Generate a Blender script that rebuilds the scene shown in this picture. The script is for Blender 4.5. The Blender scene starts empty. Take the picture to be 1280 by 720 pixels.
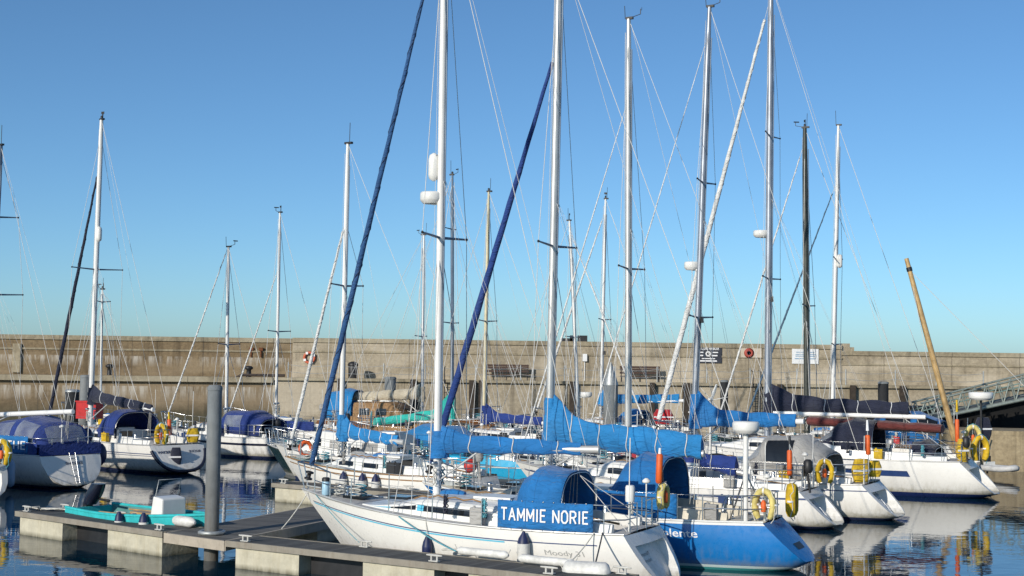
import bpy, math, random
from mathutils import Vector, Matrix
SC = bpy.context.scene
COL = SC.collection
rng = random.Random(7)
R = math.radians
# ------------------------------------------------------------------ camera
F, H, HOR = 1750.0, 4.7, 446.0
PITCH = math.atan((HOR - 360) / F); ROLL = R(0.75)
_f = Vector((0, math.cos(PITCH), math.sin(PITCH))); _r0 = Vector((1, 0, 0)); _u0 = Vector((0, -math.sin(PITCH), math.cos(PITCH)))
_r = _r0 * math.cos(ROLL) + _u0 * math.sin(ROLL); _u = _u0 * math.cos(ROLL) - _r0 * math.sin(ROLL)
CAM = Vector((0, 0, H))
cd = bpy.data.cameras.new('camera'); cam = bpy.data.objects.new('camera', cd); COL.objects.link(cam)
cd.sensor_width = 36; cd.lens = 36 * F / 1280; cd.clip_start = 0.3; cd.clip_end = 20000
mw = Matrix((( _r.x, _u.x, -_f.x, 0), (_r.y, _u.y, -_f.y, 0), (_r.z, _u.z, -_f.z, H), (0, 0, 0, 1)))
cam.matrix_world = mw
SC.camera = cam
# ------------------------------------------------------------------ light
SUN_EL = R(21); SUN_AZ = math.atan2(-0.55, -0.835)      # direction towards the sun, measured from +Y clockwise
w = bpy.data.worlds.new('World'); SC.world = w; w.use_nodes = True
nt = w.node_tree; bg = nt.nodes['Background']
sky = nt.nodes.new('ShaderNodeTexSky'); sky.sky_type = 'NISHITA'; sky.sun_disc = False
sky.sun_elevation = SUN_EL; sky.sun_rotation = SUN_AZ; sky.air_density = 0.7; sky.dust_density = 0.5; sky.ozone_density = 5.0
wb_ = nt.nodes.new('ShaderNodeMix'); wb_.data_type = 'RGBA'; wb_.blend_type = 'MULTIPLY'; wb_.inputs[0].default_value = 1.0; wb_.inputs[7].default_value = (0.93, 1.08, 1.045, 1)   # camera white balance
nt.links.new(sky.outputs[0], wb_.inputs[6]); nt.links.new(wb_.outputs[2], bg.inputs[0]); bg.inputs[1].default_value = 0.115
sd = bpy.data.lights.new('sun', 'SUN'); sd.energy = 3.9; sd.angle = R(0.5); sd.color = (1, 0.93, 0.82)
so = bpy.data.objects.new('sun', sd); COL.objects.link(so)
sdir = Vector((math.sin(SUN_AZ) * math.cos(SUN_EL), math.cos(SUN_AZ) * math.cos(SUN_EL), math.sin(SUN_EL)))
so.rotation_euler = sdir.to_track_quat('Z', 'Y').to_euler(); so.location = (-30, -40, 40)
SC.view_settings.view_transform = 'Standard'; SC.view_settings.look = 'None'
SC.view_settings.exposure = 0.0; SC.view_settings.gamma = 1.0; SC.view_settings.use_curve_mapping = False

def ray(px, py): return (_f + _r * ((px - 640) / F) + _u * ((360 - py) / F))
def at(px, py, z):
    d = ray(px, py); t = (z - H) / d.z; return CAM + d * t
def atY(px, py, Y):
    d = ray(px, py); t = Y / d.y; return CAM + d * t
def proj(P):
    v = Vector(P) - CAM; k = F / v.dot(_f); return 640 + v.dot(_r) * k, 360 - v.dot(_u) * k

# ------------------------------------------------------------------ materials
MATS = {}
def _new(name):
    m = bpy.data.materials.new(name); m.use_nodes = True
    return m, m.node_tree, m.node_tree.nodes['Principled BSDF']
def N(t, typ, **kw):
    n = t.nodes.new(typ)
    for k, v in kw.items(): setattr(n, k, v)
    return n
def c4(c): return (c[0], c[1], c[2], 1)
def noise(t, vec, scale, detail=4, rough=0.55):
    n = N(t, 'ShaderNodeTexNoise'); n.inputs['Scale'].default_value = scale; n.inputs['Detail'].default_value = detail; n.inputs['Roughness'].default_value = rough
    if vec is not None: t.links.new(vec, n.inputs['Vector'])
    return n.outputs['Fac']
def ramp(t, fac, stops, interp='LINEAR'):
    n = N(t, 'ShaderNodeValToRGB'); n.color_ramp.interpolation = interp
    e = n.color_ramp.elements
    e[0].position, e[0].color = stops[0][0], c4(stops[0][1]); e[1].position, e[1].color = stops[-1][0], c4(stops[-1][1])
    for p, c in stops[1:-1]:
        x = e.new(p); x.color = c4(c)
    t.links.new(fac, n.inputs[0]); return n.outputs[0]
def mix(t, fac, a, b, mode='MIX'):
    n = N(t, 'ShaderNodeMix', data_type='RGBA', blend_type=mode)
    if isinstance(fac, float): n.inputs[0].default_value = fac
    else: t.links.new(fac, n.inputs[0])
    for i, s in ((6, a), (7, b)):
        if isinstance(s, tuple): n.inputs[i].default_value = c4(s)
        else: t.links.new(s, n.inputs[i])
    return n.outputs[2]
def math_(t, op, a, b=None, c=None):
    n = N(t, 'ShaderNodeMath', operation=op)
    for i, s in enumerate((a, b, c)):
        if s is None: continue
        if isinstance(s, (int, float)): n.inputs[i].default_value = s
        else: t.links.new(s, n.inputs[i])
    return n.outputs[0]
def maprange(t, v, a, b, c=0.0, d=1.0):
    n = N(t, 'ShaderNodeMapRange'); n.clamp = True
    for i, x in ((1, a), (2, b), (3, c), (4, d)): n.inputs[i].default_value = x
    t.links.new(v, n.inputs[0]); return n.outputs[0]
def scaled(t, vec, s):
    n = N(t, 'ShaderNodeMapping'); n.inputs['Scale'].default_value = s; t.links.new(vec, n.inputs[0]); return n.outputs[0]
def bump(t, b, h, strength, dist):
    n = N(t, 'ShaderNodeBump'); n.inputs['Strength'].default_value = strength; n.inputs['Distance'].default_value = dist
    t.links.new(h, n.inputs['Height']); t.links.new(n.outputs[0], b.inputs['Normal'])

def paint(name, col, rough=0.35, var=0.12, scale=2.5, bumpy=0.0, metal=0.0, coat=0.0):
    if name in MATS: return MATS[name]
    m, t, b = _new(name)
    tc = N(t, 'ShaderNodeTexCoord').outputs['Object']
    f = noise(t, tc, scale, 5, 0.65)
    d = tuple(max(0, x * (1 - 2 * var)) for x in col); l = tuple(min(1, x * (1 + var)) for x in col)
    t.links.new(ramp(t, f, [(0.3, d), (0.7, l)]), b.inputs['Base Color'])
    b.inputs['Roughness'].default_value = rough; b.inputs['Metallic'].default_value = metal
    if coat: b.inputs['Coat Weight'].default_value = coat
    if bumpy: bump(t, b, noise(t, tc, scale * 6, 4), bumpy, 0.02)
    MATS[name] = m; return m
def cloth(name, col):
    if name in MATS: return MATS[name]
    m, t, b = _new(name)
    tc = N(t, 'ShaderNodeTexCoord').outputs['Object']
    f = noise(t, tc, 1.7, 5, 0.6)
    t.links.new(ramp(t, f, [(0.28, tuple(x * 0.72 for x in col)), (0.75, tuple(min(1, x * 1.15) for x in col))]), b.inputs['Base Color'])
    b.inputs['Roughness'].default_value = 0.8
    b.inputs['Sheen Weight'].default_value = 0.15
    fn = N(t, 'ShaderNodeTexNoise'); fn.inputs['Scale'].default_value = 2.2; fn.inputs['Detail'].default_value = 3; fn.inputs['Distortion'].default_value = 1.6
    t.links.new(scaled(t, tc, (1.2, 2.5, 3.2)), fn.inputs['Vector'])
    bump(t, b, fn.outputs['Fac'], 0.9, 0.07)
    sp = N(t, 'ShaderNodeSeparateXYZ'); t.links.new(tc, sp.inputs[0])
    sx_ = math_(t, 'ABSOLUTE', math_(t, 'SUBTRACT', math_(t, 'FRACT', math_(t, 'DIVIDE', sp.outputs[0], 0.83)), 0.5))
    l0 = b.inputs['Base Color'].links[0].from_socket
    fade = noise(t, tc, 0.6, 3)
    c = mix(t, maprange(t, fade, 0.5, 0.75, 0, 0.22), l0, tuple(min(1, x * 0.8 + 0.08) for x in col))
    c = mix(t, math_(t, 'MULTIPLY', math_(t, 'LESS_THAN', sx_, 0.008), 0.5), c, tuple(x * 0.45 for x in col))
    t.links.new(c, b.inputs['Base Color'])
    MATS[name] = m; return m
def hullmat(name, col, boot, anti, z1=0.02, z2=0.10, dirt=0.5, rough=0.22):
    if name in MATS: return MATS[name]
    m, t, b = _new(name)
    tc = N(t, 'ShaderNodeTexCoord').outputs['Object']
    sp = N(t, 'ShaderNodeSeparateXYZ'); t.links.new(tc, sp.inputs[0]); z = sp.outputs[2]
    f = noise(t, tc, 1.3, 5, 0.6)
    base = ramp(t, f, [(0.3, tuple(x * 0.92 for x in col)), (0.7, col)])
    st = noise(t, scaled(t, tc, (9, 9, 0.7)), 1.0, 4, 0.6)
    low = maprange(t, z, 0.65, 0.1)
    k = math_(t, 'MULTIPLY', math_(t, 'MULTIPLY', maprange(t, st, 0.45, 0.75), low), dirt)
    base = mix(t, k, base, (0.30, 0.27, 0.18))
    scn = noise(t, scaled(t, tc, (2.5, 2.5, 6)), 1.0, 5, 0.7)
    zz = math_(t, 'ADD', z, math_(t, 'MULTIPLY', math_(t, 'SUBTRACT', scn, 0.5), 0.25))
    base = mix(t, math_(t, 'MULTIPLY', maprange(t, zz, z2 + 0.16, z2 + 0.02), 0.6 * dirt + 0.1), base, (0.26, 0.23, 0.13))
    scf = noise(t, scaled(t, tc, (1.2, 1.2, 14)), 1.6, 5, 0.75)
    base = mix(t, maprange(t, scf, 0.60, 0.72, 0, 0.4), base, tuple(x * 0.6 + 0.03 for x in col))
    rn = noise(t, tc, 9, 3); rgh = maprange(t, rn, 0.3, 0.7, rough, rough + 0.2); t.links.new(rgh, b.inputs['Roughness'])
    c = mix(t, math_(t, 'LESS_THAN', z, z2), base, boot)
    c = mix(t, math_(t, 'LESS_THAN', z, z1), c, anti)
    t.links.new(c, b.inputs['Base Color'])
    bump(t, b, noise(t, tc, 1.1, 2), 0.12, 0.03)
    MATS[name] = m; return m
def glassy(name, col, rough=0.08):
    if name in MATS: return MATS[name]
    m, t, b = _new(name)
    tc = N(t, 'ShaderNodeTexCoord').outputs['Object']
    t.links.new(ramp(t, noise(t, tc, 2.0, 2), [(0.3, col), (0.7, tuple(x * 1.5 for x in col))]), b.inputs['Base Color'])
    b.inputs['Roughness'].default_value = rough; MATS[name] = m; return m
def clearfilm(name):
    if name in MATS: return MATS[name]
    m, t, b = _new(name)
    b.inputs['Base Color'].default_value = (0.42, 0.46, 0.50, 1); b.inputs['Roughness'].default_value = 0.1
    tc = N(t, 'ShaderNodeTexCoord').outputs['Object']
    a = maprange(t, noise(t, tc, 2.5, 3), 0.3, 0.7, 0.22, 0.5); t.links.new(a, b.inputs['Alpha'])
    MATS[name] = m; return m
def concrete(name, c0, c1, kind=0):
    if name in MATS: return MATS[name]
    m, t, b = _new(name)
    tc = N(t, 'ShaderNodeNewGeometry').outputs['Position']
    sp = N(t, 'ShaderNodeSeparateXYZ'); t.links.new(tc, sp.inputs[0]); z = sp.outputs[2]
    base = ramp(t, noise(t, tc, 0.35, 8, 0.68), [(0.28, c0), (0.72, c1)])
    fine = noise(t, tc, 5, 6, 0.7)
    base = mix(t, 0.55, base, ramp(t, fine, [(0.3, (0.25, 0.23, 0.2)), (0.7, (0.8, 0.78, 0.72))]), 'OVERLAY')
    streak = noise(t, scaled(t, tc, (1.6, 1.6, 0.09)), 1.0, 5, 0.7)
    dark = maprange(t, streak, 0.50, 0.70, 0, 0.72)
    base = mix(t, dark, base, tuple(x * 0.42 for x in c0))
    pt = noise(t, scaled(t, tc, (0.16, 0.16, 0.5)), 1.0, 3, 0.5); base = mix(t, maprange(t, pt, 0.50, 0.6, 0, 0.5), base, tuple(min(1, x * 1.35 + 0.02) for x in c1))
    # board-marked pour joints
    jx = math_(t, 'ABSOLUTE', math_(t, 'SUBTRACT', math_(t, 'FRACT', math_(t, 'DIVIDE', sp.outputs[0], 4.6)), 0.5))
    base = mix(t, math_(t, 'MULTIPLY', math_(t, 'LESS_THAN', jx, 0.006), 0.55), base, (0.06, 0.05, 0.04))
    jz = math_(t, 'ABSOLUTE', math_(t, 'SUBTRACT', math_(t, 'FRACT', math_(t, 'DIVIDE', z, 0.62)), 0.5))
    base = mix(t, math_(t, 'MULTIPLY', math_(t, 'LESS_THAN', jz, 0.025), math_(t, 'MULTIPLY', noise(t, tc, 0.25, 3), 0.28)), base, (0.10, 0.085, 0.06))
    if kind:      # salt leaching below a weeping level
        st2 = noise(t, scaled(t, tc, (2.3, 2.3, 0.22)), 1.0, 5, 0.75)
        lv = 4.45 if kind == 1 else 2.55; ln = 0.75 if kind == 1 else 1.0
        band = math_(t, 'MULTIPLY', maprange(t, z, lv, lv - 0.05), maprange(t, z, lv - ln, lv - 0.3 * ln))
        band = math_(t, 'MULTIPLY', band, maprange(t, st2, 0.45, 0.60, 0, 0.6))
        base = mix(t, band, base, (0.58, 0.55, 0.49))
        wet = maprange(t, z, 1.5, 0.5, 0, 0.75)
        base = mix(t, wet, base, (0.045, 0.05, 0.03))
    t.links.new(base, b.inputs['Base Color']); b.inputs['Roughness'].default_value = 0.9
    bump(t, b, fine, 0.5, 0.05)
    MATS[name] = m; return m
def planks(name, col, pitch, ang):
    if name in MATS: return MATS[name]
    m, t, b = _new(name)
    tc = N(t, 'ShaderNodeNewGeometry').outputs['Position']
    mp = N(t, 'ShaderNodeMapping'); mp.inputs['Rotation'].default_value = (0, 0, -ang); t.links.new(tc, mp.inputs[0])
    sp = N(t, 'ShaderNodeSeparateXYZ'); t.links.new(mp.outputs[0], sp.inputs[0])
    q = math_(t, 'DIVIDE', sp.outputs[0], pitch)
    wn = N(t, 'ShaderNodeTexWhiteNoise', noise_dimensions='1D'); t.links.new(math_(t, 'FLOOR', q), wn.inputs['W'])
    f = noise(t, scaled(t, mp.outputs[0], (14, 1.5, 1)), 2.0, 5, 0.7)
    v = math_(t, 'ADD', math_(t, 'MULTIPLY', wn.outputs['Value'], 0.5), math_(t, 'MULTIPLY', f, 0.6))
    c = ramp(t, v, [(0.2, tuple(x * 0.55 for x in col)), (0.9, tuple(x * 1.35 for x in col))])
    gap = math_(t, 'LESS_THAN', math_(t, 'FRACT', q), 0.09)
    c = mix(t, gap, c, (0.015, 0.014, 0.012))
    big = noise(t, tc, 0.8, 4)
    c = mix(t, maprange(t, big, 0.5, 0.75, 0, 0.5), c, tuple(x * 0.5 for x in col))
    dr = noise(t, tc, 7.0, 3, 0.7); c = mix(t, maprange(t, dr, 0.70, 0.74, 0, 0.6), c, (0.5, 0.5, 0.46))
    t.links.new(c, b.inputs['Base Color']); b.inputs['Roughness'].default_value = 0.85
    MATS[name] = m; return m
def stained(name, col, stain=(0.12, 0.09, 0.05), wl=0.25, lowc=(0.05, 0.045, 0.02)):
    if name in MATS: return MATS[name]
    m, t, b = _new(name)
    tc = N(t, 'ShaderNodeNewGeometry').outputs['Position']
    sp = N(t, 'ShaderNodeSeparateXYZ'); t.links.new(tc, sp.inputs[0])
    c = ramp(t, noise(t, tc, 3, 7, 0.7), [(0.3, tuple(x * 0.72 for x in col)), (0.65, col)])
    st = noise(t, scaled(t, tc, (6, 6, 0.8)), 1.0, 5, 0.7)
    k = math_(t, 'ADD', maprange(t, st, 0.5, 0.75, 0, 0.4), 0.0)
    c = mix(t, k, c, stain)
    lowk = math_(t, 'MULTIPLY', maprange(t, sp.outputs[2], wl, 0.0), maprange(t, st, 0.3, 0.6, 0.4, 1.0))
    c = mix(t, math_(t, 'MULTIPLY', lowk, 0.85), c, lowc)
    t.links.new(c, b.inputs['Base Color']); b.inputs['Roughness'].default_value = 0.85
    bump(t, b, noise(t, tc, 14, 5), 0.4, 0.02)
    MATS[name] = m; return m

WHITE = paint('gelcoat_white', (0.78, 0.77, 0.73), 0.3, 0.06)
DECKG = paint('deck_grey', (0.50, 0.49, 0.47), 0.65, 0.12, 4)
CREAM = paint('deck_cream', (0.66, 0.60, 0.48), 0.6, 0.1, 4)
TEALD = paint('deck_pale_teal', (0.36, 0.50, 0.48), 0.6, 0.12, 4)
STEEL = paint('stainless', (0.62, 0.62, 0.62), 0.28, 0.08, 6, metal=1.0)
ALU = paint('mast_aluminium', (0.66, 0.65, 0.62), 0.38, 0.1, 1.2, metal=0.45)
ALUW = paint('mast_white', (0.80, 0.79, 0.76), 0.35, 0.05, 1.2)
ALUB = paint('mast_blue_grey', (0.15, 0.20, 0.27), 0.4, 0.12, 1.2, metal=0.3)
ALUG = paint('mast_grey', (0.36, 0.39, 0.44), 0.4, 0.14, 1.2, metal=0.45)
WOODM = paint('mast_varnish', (0.50, 0.33, 0.14), 0.4, 0.2, 3)
WOODD = paint('mast_dark_wood', (0.055, 0.06, 0.05), 0.5, 0.25, 3)
CREAMM = paint('mast_cream', (0.66, 0.58, 0.38), 0.45, 0.1, 3)
WIRE = paint('wire', (0.62, 0.61, 0.58), 0.45, 0.05, 1)
ROPE = paint('rope_white', (0.62, 0.60, 0.54), 0.9, 0.2, 20)
ROPEB = paint('rope_blue', (0.10, 0.35, 0.42), 0.9, 0.2, 20)
BLACK = paint('black_plastic', (0.02, 0.02, 0.022), 0.5, 0.2, 5)
DARKG = glassy('window_dark', (0.012, 0.014, 0.017))
CLEAR = clearfilm('clear_vinyl')
SBLUE = cloth('cloth_azure', (0.010, 0.205, 0.50))
RBLUE = cloth('cloth_royal', (0.008, 0.034, 0.20))
MBLUE = cloth('cloth_blue', (0.006, 0.155, 0.43))
NAVY = cloth('cloth_navy', (0.008, 0.012, 0.035))
GREYC = cloth('cloth_grey', (0.36, 0.35, 0.33))
BEIGE = cloth('cloth_beige', (0.50, 0.44, 0.33))
TEALC = cloth('cloth_teal', (0.02, 0.42, 0.36))
FURLB = cloth('cloth_furl_blue', (0.014, 0.075, 0.21))
FURLD = cloth('cloth_furl_dark', (0.007, 0.040, 0.20))
WHITEC = cloth('cloth_white', (0.72, 0.72, 0.70))
MAROON = cloth('cloth_maroon', (0.13, 0.022, 0.018))
YEL = paint('buoy_yellow', (0.66, 0.43, 0.015), 0.75, 0.26, 4)
PYEL = paint('buoy_pale_yellow', (0.72, 0.60, 0.20), 0.75, 0.22, 4)
ORANGE = paint('buoy_orange', (0.72, 0.12, 0.02), 0.55, 0.12, 5)
RED = paint('red_plastic', (0.50, 0.02, 0.02), 0.5, 0.15, 5)
AZURE = paint('hull_azure_paint', (0.02, 0.36, 0.58), 0.35, 0.08, 3)
TURQ = stained('dinghy_turquoise', (0.03, 0.50, 0.52), (0.01, 0.25, 0.26), 0.03)
LBLUE = paint('accent_light_blue', (0.10, 0.48, 0.66), 0.35, 0.04)
DBLUE = paint('stripe_dark_blue', (0.02, 0.05, 0.16), 0.35, 0.1)
NAVYP = paint('navy_paint', (0.010, 0.014, 0.035), 0.35, 0.1)
TEAK = paint('teak', (0.30, 0.17, 0.07), 0.7, 0.25, 8)
LETTER = paint('white_lettering', (0.8, 0.8, 0.8), 0.6, 0.02)
DARKL = paint('dark_lettering', (0.03, 0.04, 0.09), 0.5, 0.1)
GREYL = paint('grey_lettering', (0.38, 0.38, 0.36), 0.5, 0.1)
GALV = paint('galvanised', (0.42, 0.44, 0.44), 0.5, 0.15, 7, metal=0.5)
FENDW = paint('fender_white', (0.70, 0.69, 0.65), 0.5, 0.14, 6)
FENDB = paint('fender_navy', (0.012, 0.02, 0.08), 0.5, 0.15, 6)

# ------------------------------------------------------------------ mesh builder
class MB:
    def __init__(s): s.v = []; s.f = []; s.m = []; s.sm = []
    def add(s, vs, fs, mi=0, smooth=False):
        o = len(s.v); s.v += [tuple(p) for p in vs]
        for f in fs: s.f.append(tuple(i + o for i in f)); s.m.append(mi); s.sm.append(smooth)
    def box(s, c, d, rz=0.0, mi=0, M=None):
        hx, hy, hz = d[0] / 2, d[1] / 2, d[2] / 2
        vs = [Vector((x, y, z)) for z in (-hz, hz) for x, y in ((-hx, -hy), (hx, -hy), (hx, hy), (-hx, hy))]
        M_ = M or Matrix.Rotation(rz, 3, 'Z'); c = Vector(c)
        s.add([c + M_ @ v for v in vs], [(3, 2, 1, 0), (4, 5, 6, 7), (0, 1, 5, 4), (1, 2, 6, 5), (2, 3, 7, 6), (3, 0, 4, 7)], mi)
    def prism(s, pts, z0, z1, mi=0, mtop=None):
        n = len(pts); vs = [(p[0], p[1], z0) for p in pts] + [(p[0], p[1], z1) for p in pts]
        s.add(vs, [tuple(range(n, 2 * n))], mi if mtop is None else mtop)
        s.add(vs, [tuple(range(n - 1, -1, -1))] + [(i, (i + 1) % n, n + (i + 1) % n, n + i) for i in range(n)], mi)
    def tube(s, pts, r, n=6, mi=0, cap=True, r2=None, smooth=True):
        pts = [Vector(p) for p in pts]; k = len(pts)
        rr = r if isinstance(r, (list, tuple)) else [r] * k
        up = Vector((0, 0, 1)); rings = []; prev = None
        for i, p in enumerate(pts):
            t = (pts[min(i + 1, k - 1)] - pts[max(i - 1, 0)]).normalized()
            a = prev if prev is not None else (Vector((0, 1, 0)) if abs(t.z) > 0.9 else up)
            a = (a - t * a.dot(t)).normalized(); prev = a; b = t.cross(a)
            q = rr[i] if r2 is None else r2 * rr[i] / max(rr)
            rings.append([p + a * (math.cos(2 * math.pi * j / n) * q) + b * (math.sin(2 * math.pi * j / n) * rr[i]) for j in range(n)])
        s.loft(rings, True, cap, mi, smooth)
    def loft(s, rings, closed=True, cap=False, mi=0, smooth=True):
        n = len(rings[0]); vs = [p for r in rings for p in r]; fs = []
        for i in range(len(rings) - 1):
            for j in range(n if closed else n - 1):
                j2 = (j + 1) % n; fs.append((i * n + j, i * n + j2, (i + 1) * n + j2, (i + 1) * n + j))
        s.add(vs, fs, mi, smooth)
        if cap:
            s.add(rings[0], [tuple(range(n - 1, -1, -1))], mi); s.add(rings[-1], [tuple(range(n))], mi)
    def lathe(s, prof, c=(0, 0, 0), n=12, mi=0, M=None, smooth=True):
        M = M or Matrix.Identity(3); c = Vector(c)
        rings = [[c + M @ Vector((r * math.cos(2 * math.pi * j / n), r * math.sin(2 * math.pi * j / n), z)) for j in range(n)] for r, z in prof]
        s.loft(rings, True, True, mi, smooth)
    def ball(s, c, r, n=10, mi=0, sq=(1, 1, 1)):
        c = Vector(c); k = 7
        rings = [[c + Vector((r * sq[0] * math.sin(math.pi * max(i, .03) / k if i < k else math.pi * .995) * math.cos(2 * math.pi * j / n), r * sq[1] * math.sin(math.pi * max(i, .03) / k if i < k else math.pi * .995) * math.sin(2 * math.pi * j / n), -r * sq[2] * math.cos(math.pi * i / k))) for j in range(n)] for i in range(k + 1)]
        s.loft(rings, True, True, mi)
    def build(s, name, mats, parent=None):
        me = bpy.data.meshes.new(name); me.from_pydata([tuple(v) for v in s.v], [], s.f)
        for m in (mats if isinstance(mats, (list, tuple)) else [mats]): me.materials.append(m)
        me.polygons.foreach_set('material_index', s.m); me.polygons.foreach_set('use_smooth', s.sm); me.update()
        o = bpy.data.objects.new(name, me); COL.objects.link(o)
        if parent: o.parent = parent
        return o
def tag(o, label=None, cat=None, group=None, kind=None):
    if label: o['label'] = label
    if cat: o['category'] = cat
    if group: o['group'] = group
    if kind: o['kind'] = kind
    return o
def thing(name, label, cat, loc=(0, 0, 0), rz=0.0, group=None):
    o = bpy.data.objects.new(name, None); COL.objects.link(o); o.location = loc; o.rotation_euler = (0, 0, rz); o.empty_display_size = 0.2
    return tag(o, label, cat, group)
def tubeobj(name, pts, r, mat, parent=None, n=6):
    b = MB(); b.tube(pts, r, n); return b.build(name, mat, parent)
def sag(a, b, d, n=8):
    a = Vector(a); b = Vector(b)
    return [a.lerp(b, i / n) + Vector((0, 0, -d * 4 * (i / n) * (1 - i / n))) for i in range(n + 1)]
def textpts(body, bold=0.02, spacing=1.0, shear=0.0):
    cu = bpy.data.curves.new('txt', 'FONT'); cu.body = body; cu.size = 1.0; cu.offset = bold; cu.space_character = spacing; cu.shear = shear; cu.resolution_u = 3
    o = bpy.data.objects.new('txt', cu); COL.objects.link(o)
    dg = bpy.context.evaluated_depsgraph_get(); dg.update()
    me = bpy.data.meshes.new_from_object(o.evaluated_get(dg))
    vs = [Vector(v.co) for v in me.vertices]; fs = [tuple(p.vertices) for p in me.polygons]
    bpy.data.objects.remove(o); bpy.data.curves.remove(cu); bpy.data.meshes.remove(me)
    x0 = min(v.x for v in vs); x1 = max(v.x for v in vs); y0 = min(v.y for v in vs); y1 = max(v.y for v in vs)
    return [((v.x - x0) / (x1 - x0), (v.y - y0) / (y1 - y0)) for v in vs], fs
CW = dict(I=.2, M=.95, T=.72, E=.62, R=.72, A=.84, N=.80, O=.80, Z=.7, H=.78)
STROKES = {'T': [((0, 1), (1, 1)), ((.5, 1), (.5, 0))], 'I': [((.5, 1), (.5, 0))], 'E': [((0, 0), (0, 1)), ((0, 1), (1, 1)), ((0, .52), (.85, .52)), ((0, 0), (1, 0))],
    'A': [((0, 0), (.5, 1)), ((.5, 1), (1, 0)), ((.2, .32), (.8, .32))], 'M': [((0, 0), (0, 1)), ((0, 1), (.5, .25)), ((.5, .25), (1, 1)), ((1, 1), (1, 0))], 'N': [((0, 0), (0, 1)), ((0, 1), (1, 0)), ((1, 0), (1, 1))],
    'O': [((0, .22), (0, .78)), ((0, .78), (.3, 1)), ((.3, 1), (.7, 1)), ((.7, 1), (1, .78)), ((1, .78), (1, .22)), ((1, .22), (.7, 0)), ((.7, 0), (.3, 0)), ((.3, 0), (0, .22))],
    'R': [((0, 0), (0, 1)), ((0, 1), (.7, 1)), ((.7, 1), (1, .86)), ((1, .86), (1, .62)), ((1, .62), (.7, .48)), ((.7, .48), (0, .48)), ((.5, .48), (1, 0))],
    'Z': [((0, 1), (1, 1)), ((1, 1), (0, 0)), ((0, 0), (1, 0))], 'H': [((0, 0), (0, 1)), ((1, 0), (1, 1)), ((0, .5), (1, .5))]}
def celltext(body, surf, mat, parent, gap=.42, hgt=1.55, st=.115):
    """sewn-on capital letters: each stroke a strip of cloth; hgt is the letter height in cell units"""
    ws = [CW[c] if c != ' ' else .3 for c in body]; tot = sum(ws) + gap * (len(ws) - 1); b = MB(); x = 0
    for c, w_ in zip(body, ws):
        for (a0, a1), (c0, c1) in STROKES.get(c, ()):
            p = Vector((x + a0 * w_, a1 * hgt)); q = Vector((x + c0 * w_, c1 * hgt)); d = (q - p).normalized(); nn = Vector((-d.y, d.x)) * st; p -= d * st * .6; q += d * st * .6
            k = len(b.v) * 1e-5
            b.add([surf(v.x / tot, v.y / hgt) + Vector((0, surf.sgn * .0012 * (len(b.f) % 5), 0)) for v in (p - nn, q - nn, q + nn, p + nn)], [(0, 1, 2, 3)])
        x += w_ + gap
    return b.build('lettering', mat, parent)
def lettering(body, surf, mat, parent, name='lettering', **kw):
    uv, fs = textpts(body, **kw)
    b = MB(); b.add([surf(u, v) for u, v in uv], fs); return b.build(name, mat, parent)

# ------------------------------------------------------------------ setting
def structure(o): o['kind'] = 'structure'; return o
m, t, b = _new('harbour_water')
pos = N(t, 'ShaderNodeNewGeometry').outputs['Position']
b.inputs['Base Color'].default_value = (0.003, 0.024, 0.045, 1); b.inputs['Roughness'].default_value = 0.015; b.inputs['IOR'].default_value = 1.40
h1 = noise(t, scaled(t, pos, (0.9, 1.5, 1)), 0.9, 2, 0.45); h2 = noise(t, scaled(t, pos, (1.4, 2.2, 1)), 3.1, 2, 0.4)
patch = maprange(t, noise(t, pos, 0.12, 2), 0.35, 0.65, 0.35, 1.0)
hh = math_(t, 'MULTIPLY', math_(t, 'ADD', h1, math_(t, 'MULTIPLY', h2, 0.22)), patch)
bump(t, b, hh, 0.5, 0.019)
MATS['water'] = m
wb = MB(); wb.add([(-2500, -300, 0), (2500, -300, 0), (2500, 6000, 0), (-2500, 6000, 0)], [(0, 1, 2, 3)])
structure(wb.build('water', m))

QF, QP = 91.0, 95.0         # quay face, parapet face
CL = concrete('concrete_left_lower', (0.125, 0.090, 0.052), (0.225, 0.170, 0.105), 2)
CLU = concrete('concrete_left_upper', (0.145, 0.103, 0.058), (0.235, 0.178, 0.108), 1)
CR = concrete('concrete_right', (0.235, 0.198, 0.142), (0.40, 0.35, 0.27), 0)
COPE = concrete('concrete_coping', (0.22, 0.185, 0.13), (0.33, 0.29, 0.21), 0)
xc = atY(341, 474, QF).x; xst = atY(1052, 432, QP).x
zq = 3.05
zl, zr_, zr2 = atY(170, 420.5, QP).z, atY(700, 426.5, QP).z, atY(1170, 440, QP).z
LX, LY = -75.0, -8.0        # left arm swings a little towards the camera
def quad_wall(name, a, bq, z0, z1, depth, mat, label, cat):
    r = thing(name, label, cat)
    d = Vector((bq[0] - a[0], bq[1] - a[1], 0)); n = Vector((-d.y, d.x, 0)).normalized()
    pts = [a, bq, (bq[0] + n.x * depth, bq[1] + n.y * depth), (a[0] + n.x * depth, a[1] + n.y * depth)]
    m_ = MB(); m_.prism(pts, z0, z1); m_.build('face', mat, r)
    return r, d.normalized(), n
def coping(r, a, bq, n, z, mat, th=0.3, band=0.55):
    m_ = MB(); e = 0.10
    def pp(z0, z1, e, dep): m_.prism([(a[0] - n.x * e, a[1] - n.y * e), (bq[0] - n.x * e, bq[1] - n.y * e), (bq[0] + n.x * dep, bq[1] + n.y * dep), (a[0] + n.x * dep, a[1] + n.y * dep)], z0, z1)
    pp(z, z + th, e, 0.8)
    pp(z - band - 0.12, z - band, 0.07, 0.05)
    return m_.build('coping', mat, r)
La, Lb = (xc - 60, QF - 9.0), (xc, QF)
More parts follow.
